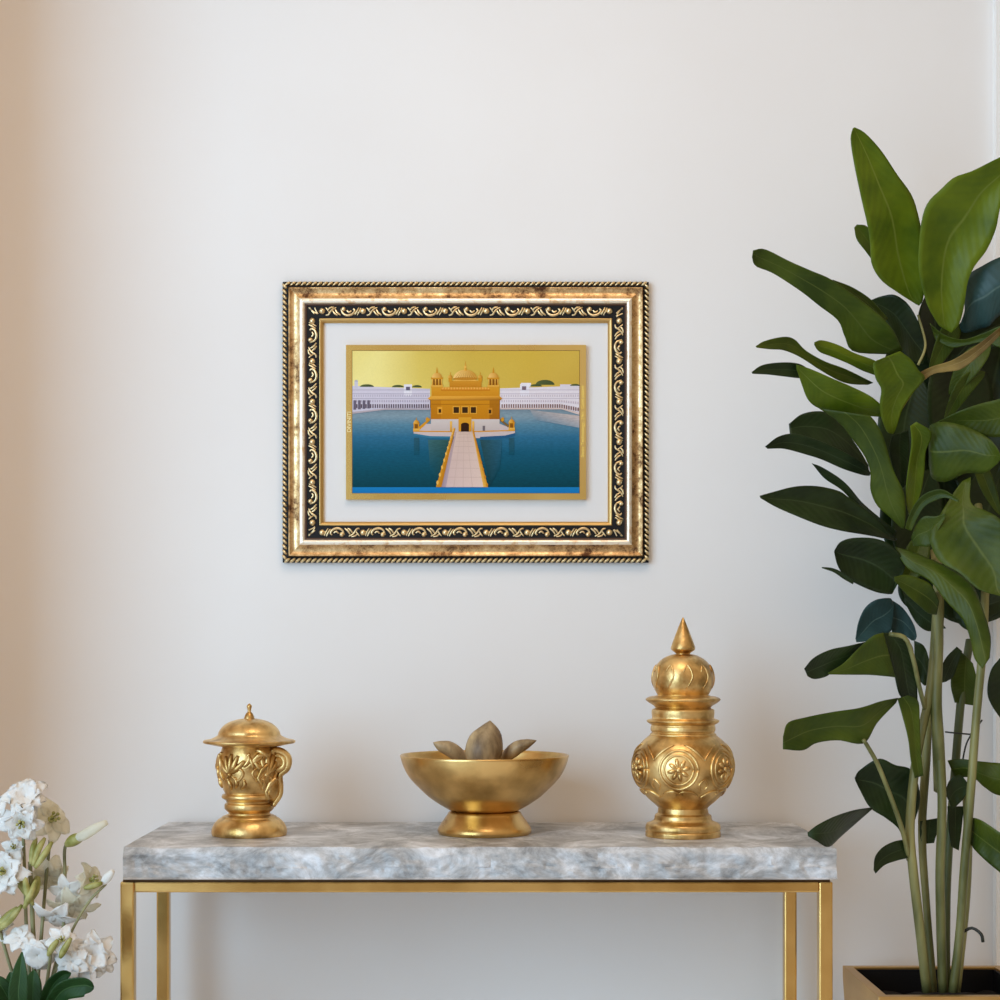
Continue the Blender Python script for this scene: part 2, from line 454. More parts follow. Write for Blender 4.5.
h.blob(P(272, 786, D1 - 0.004), 9.5*k1, 15*k1, 17*k1, 16, 12)
for ps in ([(262, 757), (254, 762), (247, 768), (240, 770)], [(266, 754), (258, 756), (252, 762), (249, 770)], [(268, 764), (262, 770), (258, 778), (262, 786)], [(256, 750), (262, 752), (268, 757)], [(276, 778), (270, 784), (266, 792), (268, 800)]):
    h.tube([P(x, y, D1 - 0.052) for x, y in ps], [(2.4 - 0.4*abs(i - 1))*k1 for i in range(len(ps))], 8)
h.build('handle', M['antique'], J)

# --- footed bowl (middle)
D2 = 3.20; k2 = D2 / F
cx2 = P(484.5, 0, D2).x; cy2 = D2 - WALL_D
B = thing('footed_bowl', 'wide smooth brass bowl on a low flared foot', 'bowl', (cx2, cy2, SLAB_T))
fp = fix_bottom(prof(D2, [(20, 813.0), (31, 810.8), (35.5, 811.6), (37.8, 815), (42, 821), (45.5, 826), (46.8, 829), (46.8, 831.5), (45.5, 833.5)]))
b = MB(); b.lathe((cx2, cy2), smoothprof(fp, 4), 64); b.build('foot', M['bowl_gold'], B)
outer = prof(D2, [(84.5, 755.2), (82, 764), (77, 774.5), (71, 782), (64, 789), (56.5, 796), (48, 802), (40, 807), (30, 811.5), (14, 814), (0.3, 814.5)])
outer = smoothprof(outer, 4)
inner = [(max(r - 0.0035, 0.0003), z + 0.0035) for r, z in outer if z < outer[-1][1] - 0.003]
full = outer + [(outer[-1][0] - 0.0008, outer[-1][1] + 0.0012), (outer[-1][0] - 0.0028, outer[-1][1] + 0.0010)] + inner[::-1]
b = MB(); b.lathe((cx2, cy2), full, 72, caps=False); b.build('bowl', M['bowl_gold'], B)
bz = lambda y: CAM_Z - (y - VY)*k2
def husk(label, pts, w, dep, ridge=0.35):
    """an almond-shaped dried husk with a keel along its face"""
    sp = spline(pts, 22)
    mb = MB(); rows = []
    for i, p in enumerate(sp):
        t = i/21
        tan = (sp[min(i+1, 21)] - sp[max(i-1, 0)]).normalized()
        side = tan.cross(Vector((0, 1, 0))).normalized(); nrm = side.cross(tan).normalized()
        ww = w*(math.sin(PI*min(1, 0.02 + 0.98*t**1.0))**0.9)*min(1, 0.25 + 1.6*t) + 0.0004
        row = []
        for j in range(14):
            a = 2*PI*j/14
            c, s_ = math.cos(a), math.sin(a)
            rad = 1 + ridge*max(0, -s_)**6
            row.append(p + side*(ww*c) + nrm*(dep/w*ww*s_*rad))
        rows.append(row)
    mb.grid(rows, closed=True)
    mb.f.append(list(range(14))[::-1]); mb.mi.append(0)
    mb.f.append([21*14 + j for j in range(14)]); mb.mi.append(0)
    base = Vector(pts[0])
    o = mb.build('dried_husk', M['husk'], None, loc=base)
    o['label'] = label; o['category'] = 'dried husk'; o['group'] = 'dried husks in the brass bowl'
    return o
def bfloor(x, y):                # height of the bowl's inside under a point
    r = math.hypot(x - cx2, y - cy2)
    zz = [z for rr, z in inner if rr <= r + 1e-6]
    return (max(zz) if zz else inner[0][1])
def rest(px, D, lift=0.004):
    p = P(px, 0, D); p.z = bfloor(p.x, p.y) + lift; return p
husk('tall pointed dried husk standing upright in the centre of the brass bowl', [rest(482, D2 - 0.004, 0.004), P(481, 777, D2 - 0.012), P(484, 750, D2 - 0.008), P(488.5, 733, D2 + 0.002), P(490, 720.5, D2 + 0.008)], 18.5*k2, 8*k2)
husk('dark dried husk leaning out to the left side of the brass bowl', [rest(479, D2 + 0.030, 0.006), P(471, 768, D2 + 0.03), P(453, 751, D2 + 0.02), P(441, 746, D2 + 0.015), P(433, 742.5, D2 + 0.012)], 7.5*k2, 5*k2)
husk('brown dried husk leaning out to the right side of the brass bowl', [rest(490, D2 + 0.030, 0.006), P(498, 768, D2 + 0.03), P(514, 750, D2 + 0.02), P(526, 744, D2 + 0.015), P(536.5, 740.5, D2 + 0.012)], 6.8*k2, 5*k2)

# --- tall urn (right)
D3 = 3.16; k3 = D3 / F
cx3 = P(683, 0, D3).x; cy3 = D3 - WALL_D
U = thing('lidded_urn', 'tall gold urn with round engraved body and pointed spire lid', 'urn', (cx3, cy3, SLAB_T))
fp = fix_bottom(prof(D3, [(24, 806), (25, 810), (25.5, 813), (28, 815), (28.5, 818), (30, 820.5), (35.5, 823), (37.2, 825.5), (37.4, 829), (36.4, 830), (37.4, 831.5), (37.4, 836)]))
b = MB(); b.lathe((cx3, cy3), smoothprof(fp, 4), 56); b.build('foot', M['antique'], U)
up = smoothprof(prof(D3, [(33, 735), (38, 739), (43.5, 745), (47.8, 753), (49.9, 762), (50, 769), (48.5, 777), (45, 785), (39.5, 793), (33, 800), (27, 805), (23.5, 809)]), 5)
b = MB(); b.lathe((cx3, cy3), up, 72); ub = b.build('body', M['antique'], U)
zu = lambda y: CAM_Z - (y - VY)*k3
cu = (cx3, cy3)
md = MB()
def ring(mb, c, pr, th0, zc, rad, r, n=28, sq=1.0):
    pts = []
    for i in range(n + 1):
        a = 2*PI*i/n
        z = zc + rad*math.sin(a)*sq
        pts.append(on_surf(c, pr, th0 + rad*math.cos(a)/(50*k3), z, 0.0004))
    mb.tube(pts, r, 6)
for q in range(6):
    th = -0.20 + q*2*PI/6
    zc = zu(767)
    ring(md, cu, up, th, zc, 19*k3, 1.5*k3)
    ring(md, cu, up, th, zc, 14.5*k3, 1.2*k3)
    for a in range(8):
        aa = a*PI/4 + 0.2
        relief(md, cu, up, [(th + 3.5*math.cos(aa)/50, zc + 3.5*k3*math.sin(aa)), (th + 7*math.cos(aa)/50, zc + 7*k3*math.sin(aa)), (th + 11*math.cos(aa)/50, zc + 11*k3*math.sin(aa))], 2.3*k3, 8, 0.0004)
    md.blob(on_surf(cu, up, th, zc), 3.2*k3, 3.2*k3, 3.2*k3)
    t2 = th + PI/6
    # scrolls between medallions, above and below
    for s in (-1, 1):
        relief(md, cu, up, [(t2, zu(795)), (t2 + s*0.20, zu(790)), (t2 + s*0.42, zu(788.5)), (t2 + s*0.6, zu(792))], 1.5*k3, 14, 0.0003)
        relief(md, cu, up, [(t2, zu(758)), (t2 + s*0.10, zu(752)), (t2 + s*0.26, zu(746)), (t2 + s*0.40, zu(743))], 1.5*k3, 14, 0.0003)
        relief(md, cu, up, [(t2, zu(776)), (t2 + s*0.10, zu(782)), (t2 + s*0.05, zu(787))], 1.2*k3, 10, 0.0003)
md.build('engraved_medallions', M['antique'], ub)
cp = smoothprof(prof(D3, [(26, 705), (28, 708), (30.8, 709.5), (31.3, 713), (30.8, 717), (31.5, 718.6), (35.4, 719.7), (36.2, 721.2), (34, 723.3), (31.5, 724.8), (32.2, 727), (32.2, 730.5), (31, 732), (33, 734), (33, 736)]), 4)
b = MB(); b.lathe(cu, cp, 56); b.build('collar', M['antique'], U)
dp = smoothprof(prof(D3, [(7, 654), (14, 655.5), (22, 660), (28, 667.5), (30.6, 677), (30, 685), (27.2, 691.5), (25.6, 694.5), (26.2, 695.4), (33, 696.6), (36.8, 698.4), (37, 700.2), (33.5, 703), (29.5, 705.5), (28, 707)]), 4)
b = MB(); b.lathe(cu, dp, 56); ld = b.build('lid', M['antique'], U)
sp_ = smoothprof(prof(D3, [(0.5, 617.5), (2.6, 622), (6.2, 631), (9.6, 640), (12.0, 647), (11.6, 650), (8.5, 652.2), (7.2, 654), (9, 656)]), 4)
b = MB(); b.lathe(cu, sp_, 32); b.build('finial', M['antique'], ld)
orn = MB()
dpf = [q for q in dp if q[1] > zu(694)]
for q in range(10):
    t = q*2*PI/10
    relief(orn, cu, dpf, [(t, zu(688)), (t + 0.2, zu(676)), (t + 0.05, zu(665)), (t - 0.1, zu(672))], 1.1*k3, 12, 0.0002)
orn.build('engraved_scrolls', M['antique'], ld)

# ------------------------------------------------------------------ framed picture
DF = 3.413
kf = DF / F
def FX(px): return (px - VX)*kf
def FZ(py): return CAM_Z - (py - VY)*kf
fx0, fx1, fz0, fz1 = FX(281.6), FX(649.8), FZ(563.2), FZ(280.5)
PIC = thing('framed_picture', 'ornate gilt and black picture frame with a temple picture hung on the wall', 'framed picture', ((fx0 + fx1)/2, 0, fz0))
def inset_rect(i):
    return [(fx0 + i, fz0 + i), (fx1 - i, fz0 + i), (fx1 - i, fz1 - i), (fx0 + i, fz1 - i)]
def mitred(name, profile, m, parent, smooth=True, ang=30, x=None):
    """profile: (inset px, depth from the wall in metres), swept round the rectangle with mitred corners"""
    mb = MB()
    seg = 24
    for s in range(4):
        rows = []
        for i, d in profile:
            r = inset_rect(i*kf)
            a, c = r[s], r[(s + 1) % 4]
            rows.append([(a[0] + (c[0] - a[0])*j/seg, -d, a[1] + (c[1] - a[1])*j/seg) for j in range(seg + 1)])
        mb.grid(rows)
    o = mb.build(name, m, parent, smooth=smooth)
    return sharp(o, ang)
def gilt_mat():
    m = mat('distressed_gilt', (.8, .6, .3), 0.3, 1.0)
    tc = nd(m, 'ShaderNodeTexCoord')
    n = nd(m, 'ShaderNodeTexNoise'); n.inputs['Scale'].default_value = 22; n.inputs['Detail'].default_value = 14; n.inputs['Roughness'].default_value = 0.80
    lk(m, tc.outputs['Object'], n.inputs['Vector'])
    r = nd(m, 'ShaderNodeValToRGB'); el = r.color_ramp.elements
    el[0].position, el[0].color = 0.40, (0.125, 0.055, 0.028, 1)
    el[1].position, el[1].color = 0.66, (1.0, 0.80, 0.46, 1)
    q = el.new(0.49); q.color = (0.58, 0.36, 0.16, 1)
    lk(m, n.outputs['Fac'], r.inputs[0]); lk(m, r.outputs[0], bsdf(m).inputs['Base Color'])
    q = nd(m, 'ShaderNodeMapRange'); q.inputs['From Min'].default_value = 0.4; q.inputs['From Max'].default_value = 0.6; q.inputs['To Min'].default_value = 0.6; q.inputs['To Max'].default_value = 0.33
    lk(m, n.outputs['Fac'], q.inputs['Value']); lk(m, q.outputs[0], bsdf(m).inputs['Roughness'])
    bp = nd(m, 'ShaderNodeBump'); bp.inputs['Strength'].default_value = 0.15; bp.inputs['Distance'].default_value = 0.001
    lk(m, n.outputs['Fac'], bp.inputs['Height']); lk(m, bp.outputs[0], bsdf(m).inputs['Normal'])
    return m
M['gilt'] = gilt_mat()
M['ridge'] = noisy(mat('highlight_gilt', (1, .85, .6), 0.3, 0.75), (0.80, 0.55, 0.30), (1.0, 0.93, 0.78), 60, 8, 0.30, 0.46, rough=(0.42, 0.30))  # pale colour paints the highlight along the ridge
M['black'] = mat('black_lacquer', (0.006, 0.0055, 0.006), 0.5, spec=0.25)
M['brown'] = mat('dark_brown_gilt', (0.085, 0.035, 0.015), 0.5)
M['scroll'] = mat('pale_gold_leaf', (0.84, 0.66, 0.38), 0.34, 1.0)
M['ropegold'] = mat('rope_gold_leaf', (0.78, 0.62, 0.36), 0.36, 1.0)
M['fillet'] = mat('matte_gold', (0.66, 0.44, 0.17), 0.42, 1.0)
M['mat_board'] = mat('pale_grey_mount', (0.765, 0.755, 0.75), 0.85, spec=0.2)
fr_rail = mitred('moulding', [(0.8, 0.0), (0.8, 0.012), (6.0, 0.0150), (6.4, 0.0175)], M['black'], PIC)
rope = MB()
def side_map(s):                 # start, direction along, direction inward for each side, going clockwise from top-left
    return {'top': (Vector((fx0, 0, fz1)), Vector((1, 0, 0)), Vector((0, 0, -1)), fx1 - fx0),
            'right': (Vector((fx1, 0, fz1)), Vector((0, 0, -1)), Vector((-1, 0, 0)), fz1 - fz0),
            'bottom': (Vector((fx1, 0, fz0)), Vector((-1, 0, 0)), Vector((0, 0, 1)), fx1 - fx0),
            'left': (Vector((fx0, 0, fz0)), Vector((0, 0, 1)), Vector((1, 0, 0)), fz1 - fz0)}[s]
for s in ('top', 'right', 'bottom', 'left'):
    o0, a, c, L = side_map(s)
    n = int(round(L / (5.4*kf)))
    for i in range(n):
        u = 3.0*kf + (i + 0.5)*(L - 6.0*kf)/n
        ctr = o0 + a*u + c*(3.1*kf) + Vector((0, -0.0135, 0))
        d = (a*0.80 - c*0.60) if s in ('top', 'bottom') else (a*0.72 - c*0.69)
        e2 = Vector((0, 1, 0)).cross(d)
        R = Matrix((d, e2, Vector((0, 1, 0)))).transposed()
        rope.blob(ctr, 4.1*kf, 1.6*kf, 2.7*kf, 8, 6, rot=R)
rope.build('rope_edging', M['ropegold'], PIC)
mitred('groove', [(6.0, 0.015), (6.2, 0.0155), (7.6, 0.0175), (8.0, 0.0195)], M['brown'], PIC)
mitred('gilt_scoop', [(7.0, 0.0175), (7.1, 0.0205), (7.8, 0.0212), (8.4, 0.0205), (9.5, 0.0188), (11.5, 0.0174), (13.5, 0.0176), (15.5, 0.0190), (17.2, 0.0208), (18.2, 0.0218)], M['gilt'], PIC, ang=70)
mitred('highlight_ridge', [(18.2, 0.0218), (19.4, 0.0232), (20.8, 0.0238), (22.2, 0.0232), (23.2, 0.0212), (23.4, 0.0195)], M['ridge'], PIC, ang=70)
mitred('brown_line', [(23.2, 0.0196), (23.6, 0.0198), (24.8, 0.0194), (25.2, 0.0180)], M['brown'], PIC)
mitred('carved_band', [(25.0, 0.0184), (25.4, 0.0178), (30, 0.0172), (35, 0.0172), (37.2, 0.0168), (37.6, 0.0150)], M['black'], PIC)
sw = MB()
BASE = 0.0172
def scroll_unit(o0, a, c, u0, kind):
    def q(u, v, h=0.0): return o0 + a*((u0 + u)*kf) + c*((25.5 + v)*kf) + Vector((0, -(BASE + h), 0))
    def tb(pts, r, n=12):
        p = spline([q(*x) for x in pts], n)
        sw.tube(p, [kf*(1.2*r*(0.35 + 0.65*math.sin(PI*(0.12 + 0.76*i/(n-1))))) for i in range(n)], 7)
    if kind == 0:
        sw.blob(q(0, 5.2), 3.2*kf, 3.2*kf, 3.2*kf, 12, 8)
        tb([(3.5, 9.3), (6.5, 8.6), (8.5, 5.5), (11, 3), (14.5, 1.4)], 0.95)
        tb([(6, 4.0), (8, 1.8), (12, 0.9)], 0.8)
        tb([(10.5, 4.5), (12.5, 7.5), (15.5, 9.6)], 0.9)
        tb([(13.0, 3.2), (15.0, 6.5), (18.5, 9.4)], 0.9)
        tb([(3.4, 1.6), (5.0, 3.2), (7.0, 6.4)], 0.7)
    else:
        sw.blob(q(0, 3.2), 2.5*kf, 2.5*kf, 2.5*kf, 12, 8)
        tb([(-2.6, 2.6), (-0.5, 7.5), (4, 9.4), (9, 8.0), (11.2, 4.5), (9.5, 2.6)], 1.15, 18)
        tb([(3.0, 4.2), (5.5, 6.2), (8.2, 4.6)], 0.9)
        tb([(11.2, 8.8), (13.5, 5.2), (15.5, 1.2)], 0.85)
        tb([(13.6, 9.4), (16.0, 5.4), (17.4, 1.6)], 0.75)
for s in ('top', 'right', 'bottom', 'left'):
    o0, a, c, L = side_map(s)
    Lp = L / kf
    start, end = 40.5, Lp - 40.5
    n = int(round((end - start) / 41.6))
    pitch = (end - start) / n
    for i in range(n + 1):
        scroll_unit(o0, a, c, start + i*pitch, 0) if i < n else sw.blob(o0 + a*(end*kf) + c*(30.7*kf) + Vector((0, -BASE, 0)), 3.2*kf, 3.2*kf, 3.2*kf, 12, 8)
        if i < n: scroll_unit(o0, a, c, start + i*pitch + 21.4, 1)
    # little spray in the mitre
    for v0, v1 in ((27.2, 36.0), (28.2, 33), (33, 36.5)):
        p = spline([o0 + a*(v0*kf) + c*(27.0*kf) + Vector((0, -BASE, 0)), o0 + a*((v0 + v1)/2*kf) + c*(31*kf) + Vector((0, -BASE, 0)), o0 + a*(v1*kf) + c*(33.5*kf) + Vector((0, -BASE, 0))], 10)
        sw.tube(p, [0.75*kf]*10, 6)
sw.build('carved_scrollwork', M['scroll'], PIC)
mitred('inner_fillet', [(37.4, 0.0150), (37.6, 0.0158), (38.4, 0.0162), (39.4, 0.0154), (40.4, 0.0138), (41.6, 0.0125), (41.8, 0.0060)], M['fillet'], PIC, ang=70)
r = inset_rect(37*kf)
b = MB(); b.box((r[0][0], -0.0070, r[0][1]), (r[2][0], -0.0015, r[2][1])); b.build('mount_board', M['mat_board'], PIC, smooth=False)

# plaque with its print
PX0, PX1, PY0, PY1 = 346.0, 586.0, 345.0, 499.5
M['plaque'] = noisy(mat('gold_plate', (.7, .5, .2), 0.28, 1.0), (0.80, 0.56, 0.17), (0.94, 0.74, 0.29), 5, 2, mapping=(1.0, 1, 0.15), rough=(0.20, 0.36))
b = MB(); b.box((FX(PX0), -0.0185, FZ(PY1)), (FX(PX1), -0.0069, FZ(PY0)))
PLQ = b.build('gold_plaque', M['plaque'], PIC, smooth=False)
M['inner_line'] = mat('dark_gold_edge', (0.22, 0.13, 0.035), 0.45, 1.0)

def text_mesh(name, body, size, px, py, m, parent, depth=0.0187, length=None):
    cu_ = bpy.data.curves.new('lettering', 'FONT'); cu_.body = body; cu_.size = size*kf; cu_.align_x = 'CENTER'; cu_.align_y = 'CENTER'
    cu_.extrude = 0.00012
    t = bpy.data.objects.new('lettering_curve', cu_); COL.objects.link(t)
    dg = bpy.context.evaluated_depsgraph_get(); dg.update()
    me = bpy.data.meshes.new_from_object(t.evaluated_get(dg))
    bpy.data.objects.remove(t)
    w = max(v.co.x for v in me.vertices) - min(v.co.x for v in me.vertices)
    sx = (length*kf / w) if length else 1
    off = parent_loc(parent)
    for v in me.vertices:        # reads bottom to top on the plate
        x, y, z = v.co.x*sx, v.co.y, v.co.z
        v.co = Vector((FX(px) - y, -depth - z, FZ(py) + x)) - off
    me.materials.clear(); me.materials.append(m)
    o = bpy.data.objects.new(name, me); COL.objects.link(o); o.parent = parent
    return o
M['letter'] = mat('pale_raised_gold', (0.95, 0.80, 0.42), 0.6, 0.0)
M['letter2'] = mat('raised_gold', (0.98, 0.74, 0.16), 0.6, 0.0)
text_mesh('lettering', 'DIVINITI', 5.2, 349.3, 422, M['letter'], PLQ, length=20)
text_mesh('lettering', 'Swiss Technology, 24ct. Gold plated', 4.6, 582.6, 421.5, M['letter2'], PLQ, length=71)

# ---- the print itself: flat inks with a colour per corner (one printed sheet)
class Ink:
    def __init__(s): s.v, s.f, s.c, s.mi, s.z = [], [], [], [], 0.0188
    def up(s): s.z += 0.00002
    def poly(s, pts, cols, mi=0):
        b = len(s.v); s.z += 0.000004
        if not isinstance(cols[0], (tuple, list)): cols = [cols]*len(pts)
        for x, y in pts: s.v.append((FX(x), -s.z, FZ(y)))
        s.f.append(list(range(b, b + len(pts)))[::-1]); s.c.append([lin(c) for c in cols][::-1]); s.mi.append(mi)
    def rect(s, x0, y0, x1, y1, c, c2=None, mi=0):
        s.poly([(x0, y0), (x1, y0), (x1, y1), (x0, y1)], [c, c, c2 or c, c2 or c], mi)
    def ell(s, cx, cy, rx, ry, c, a0=0, a1=360, n=18, c2=None):
        pts = [(cx + rx*math.cos(math.radians(a0 + (a1 - a0)*i/n)), cy - ry*math.sin(math.radians(a0 + (a1 - a0)*i/n))) for i in range(n + 1)]
        cl = [tuple(c[k] + ((c2 or c)[k] - c[k])*(0.5 - 0.5*(x - cx)/max(rx, 1e-6)) for k in range(3)) for x, y in pts]
        s.poly(pts, cl)
    def build(s, name, mats, parent):
        off = parent_loc(parent)
        me = bpy.data.meshes.new(name)
        me.from_pydata([Vector(v) - off for v in s.v], [], s.f)
        at = me.color_attributes.new('ink', 'FLOAT_COLOR', 'CORNER')
        for p in me.polygons:
            p.material_index = s.mi[p.index]
            for k, li in enumerate(p.loop_indices):
                at.data[li].color = (*s.c[p.index][k], 1)
        for m in mats: me.materials.append(m)
        o = bpy.data.objects.new(name, me); COL.objects.link(o); o.parent = parent
        return o
def ink_mat(name, rough, ripple=False):
    m = mat(name, (.5, .5, .5), rough, spec=0.08)
    a = nd(m, 'ShaderNodeAttribute'); a.attribute_name = 'ink'
    src = a.outputs['Color']
    tc = nd(m, 'ShaderNodeTexCoord'); mp = nd(m, 'ShaderNodeMapping')
    mp.inputs['Scale'].default_value = (0.28, 1, 1) if ripple else (1, 1, 1)
    lk(m, tc.outputs['Object'], mp.inputs[0])
    n = nd(m, 'ShaderNodeTexNoise'); n.inputs['Scale'].default_value = 420 if ripple else 500; n.inputs['Detail'].default_value = 4
    lk(m, mp.outputs[0], n.inputs['Vector'])
    q = nd(m, 'ShaderNodeMapRange'); q.inputs['To Min'].default_value = 0.68 if ripple else 0.93; q.inputs['To Max'].default_value = 1.32 if ripple else 1.07
    lk(m, n.outputs['Fac'], q.inputs['Value'])
    x = nd(m, 'ShaderNodeMix'); x.data_type = 'RGBA'; x.blend_type = 'MULTIPLY'; x.inputs[0].default_value = 1
    lk(m, src, x.inputs[6]); lk(m, q.outputs[0], x.inputs[7])
    lk(m, x.outputs[2], bsdf(m).inputs['Base Color'])
    return m
INKS = [ink_mat('printed_ink', 0.5), ink_mat('printed_water', 0.5, True)]
ik = Ink()
x0, x1, y0, y1 = 352.5, 579.3, 351.0, 493.2
# dark hairline round the picture
ik.rect(x0 - 0.6, y0 - 0.6, x1 + 0.5, y1 + 0.3, (128, 98, 40)); ik.up()
# sky of gold foil
stops = [(352.5, (232, 216, 130), (240, 228, 150)), (380, (236, 222, 140), (238, 224, 142)), (420, (214, 190, 92), (220, 198, 102)), (470, (203, 172, 70), (206, 178, 80)), (530, (205, 172, 66), (204, 170, 70)), (579.3, (204, 172, 74), (196, 160, 66))]
for (a, ca, cb), (c, cc, cd_) in zip(stops, stops[1:]):
    ik.poly([(a, 351), (c, 351), (c, 400), (a, 400)], [ca, cc, cd_, cb])
# water
wst = [(408, (112, 130, 142)), (416, (126, 148, 160)), (425, (84, 128, 150)), (437, (44, 104, 136)), (452, (20, 86, 112)), (470, (9, 74, 92)), (487.4, (4, 62, 74))]
for (a, ca), (c, cc) in zip(wst, wst[1:]):
    ik.rect(x0, a, x1, c, ca, cc, 1)
ik.rect(x0, 487.3, x1, y1, (22, 122, 184), (20, 114, 178)); ik.up()
# pale colonnade round the tank
WHT, SH = (214, 208, 220), (168, 160, 180)
ik.poly([(x0, 386), (430, 389), (430, 409), (385, 409), (x0, 413)], [(206, 200, 214)]*5)
ik.poly([(500, 388.5), (x1, 386), (x1, 414), (562, 408.6), (500, 408.6)], [(222, 214, 220)]*5)
for (a, c, d) in ((404, 412, 384.5), (520, 529, 384)): ik.rect(a, d, c, 396, (226, 222, 230))
ik.rect(354.6, 381.6, 358, 389, (198, 196, 210)); ik.ell(356.3, 381.8, 1.8, 1.8, (176, 176, 192), 0, 180); ik.rect(521, 383, 531, 387, (228, 224, 230)); ik.rect(560, 384.5, 579, 390, (214, 206, 214)); ik.up()
for tx, ty, rx, ry in ((367, 387, 7, 2.6), (398, 387.4, 6, 2.4), (417, 387.6, 5, 2.4), (545, 385, 9.5, 5), (536, 386.6, 6, 2.4), (575, 386, 5, 2)):
    ik.ell(tx, ty, rx, ry, (66, 78, 46), 0, 180, c2=(86, 96, 54))
for yy in (389.8, 393.6, 398.4): ik.rect(x0, yy, 430, yy + 0.6, SH); ik.rect(500, yy, x1, yy + 0.6, (186, 174, 188))
for i in range(34):
    xx = 354 + i*2.3
    if xx < 429: ik.rect(xx, 400.2, xx + 1.0, 402.4, (170, 160, 178)); ik.rect(xx, 404.3, xx + 1.3, 408.2, (92, 78, 90)); ik.rect(xx, 394.9, xx + 0.8, 397, (176, 168, 186))
    xx = 501.5 + i*2.3
    if xx < 578:
        d = max(0, (xx - 560)*0.20)
        ik.rect(xx, 400.2 + d*0.5, xx + 1.0, 402.4 + d*0.5, (190, 176, 188)); ik.rect(xx, 404.3 + d, xx + 1.3, 408 + d, (120, 88, 84)); ik.rect(xx, 394.9, xx + 0.8, 397, (192, 180, 192))
for i in range(4): ik.rect(353.5 + i*4.6, 400.5, 356.2 + i*4.6, 409.8 - i*0.4, (104, 96, 112))
ik.rect(406, 387, 410, 390.5, (96, 90, 110)); ik.rect(522, 386.5, 526, 390, (120, 100, 110))
ik.poly([(x0, 412.2), (385, 408.6), (430, 408.6), (430, 410), (385, 410), (x0, 414)], [(178, 166, 172)]*6)
ik.poly([(500, 408), (562, 408), (x1, 413), (x1, 415), (562, 409.6), (500, 409.6)], [(206, 186, 180)]*6)
# water reflections
ik.up()
ik.poly([(428, 440), (452, 440), (440, 483), (430, 470)], [(58, 100, 104), (46, 80, 72), (14, 66, 74), (12, 76, 94)], 1)
ik.poly([(480, 440), (502, 440), (500, 468), (490, 486)], [(40, 74, 80), (40, 92, 116), (10, 72, 90), (8, 58, 68)], 1)
for xx in (416.5, 511.5): ik.rect(xx - 2.6, 438, xx + 2.6, 455, (40, 84, 100), (12, 76, 96), 1)
ik.poly([(530, 410), (x1, 416), (x1, 428), (535, 420)], [(150, 152, 156), (196, 178, 172), (140, 150, 160), (110, 136, 152)], 1)
# island platform
ik.up()
ik.poly([(413.5, 431.5), (425, 424), (500, 424), (515, 430), (515, 435), (505, 437.8), (470, 438.5), (430, 437.8), (414, 435)], [(198, 182, 180)]*9)
ik.up()
ik.poly([(414, 433.6), (430, 436.2), (470, 436.8), (470, 438.8), (430, 438.4), (414, 435.6)], [(52, 116, 146)]*6)
ik.poly([(480, 437), (505, 435.6), (515, 433.2), (515, 435.6), (505, 438), (480, 439.2)], [(40, 88, 128)]*6)
GD, GD2, GD3, GDK = (206, 142, 34), (184, 118, 22), (232, 180, 82), (132, 80, 16)
ik.poly([(413.5, 430.8), (452, 431.2), (452, 432.4), (413.5, 432)], [GD]*4); ik.poly([(473, 431.2), (515, 430), (515, 431.2), (473, 432.4)], [GD]*4)
ik.poly([(419, 427), (430, 418), (430, 420.5), (420, 430)], [GD]*4); ik.poly([(500, 418.5), (509, 425.5), (508, 427.8), (500, 421)], [(120, 96, 60)]*4)
ik.rect(431, 418.6, 499.5, 430.6, (206, 194, 188), (190, 176, 172))
# main golden block
ik.up()
ik.rect(430.8, 398, 499.6, 419.4, (204, 136, 22), (190, 122, 18))
ik.rect(430.8, 399, 441, 419.4, (192, 124, 18), (180, 112, 14)); ik.rect(489.5, 399, 499.6, 419.4, (176, 112, 18), (160, 98, 14))
ik.rect(431.5, 387.6, 499, 398, (212, 148, 36), (200, 132, 26))
ik.up()
ik.poly([(427.5, 398.8), (431, 396.2), (499.5, 396.2), (502.5, 398.8), (500, 400.6), (430, 400.6)], [(222, 160, 56), (226, 164, 60), (220, 154, 50), (206, 138, 36), (150, 92, 16), (150, 92, 16)])
for i in range(17): ik.ell(442.5 + i*2.85, 388.6, 1.15, 1.5, (238, 176, 84), c2=(214, 140, 50), n=10)
ik.rect(441, 389.6, 490, 391.2, (196, 122, 24))
ik.rect(449.5, 380.8, 481.5, 387.4, (206, 142, 40), (192, 124, 26)); ik.poly([(452, 381), (465, 377.5), (479, 381)], [GD3]*3)
ik.up()
ik.ell(465.2, 379.2, 12, 9.2, (196, 140, 48), 0, 180, c2=(240, 200, 120)); ik.ell(465.2, 379, 12.4, 1.6, (190, 130, 40))
ik.up()
for i in range(-4, 5): ik.poly([(465.2 + i*2.5 - 0.25, 378.6), (465.2 + i*2.5 + 0.25, 378.6), (465.2 + i*1.1, 371.2)], [(168, 110, 30)]*3)
ik.poly([(463.6, 371), (466.8, 371), (465.9, 366), (465.4, 360.4), (464.9, 366)], [GD3, GD, GD, GD2, GD3]); ik.ell(465.3, 367.2, 1.3, 1.1, GD3)
for cx_ in (437, 493.3):
    ik.rect(cx_ - 6, 385, cx_ + 6, 388, GD3, GD); ik.rect(cx_ - 5, 379, cx_ + 5, 385.4, GDK)
    for d in (-5, -2, 1.2, 4): ik.rect(cx_ + d, 379, cx_ + d + 1.1, 385.6, GD3, GD)
    ik.rect(cx_ - 6, 377.6, cx_ + 6, 379.4, GD); ik.ell(cx_, 378, 5, 5.2, (196, 136, 44), 0, 180, c2=(236, 192, 108))
    ik.poly([(cx_ - 0.9, 373.4), (cx_ + 0.9, 373.4), (cx_ + 0.15, 367.6), (cx_ - 0.15, 367.6)], [GD]*4)
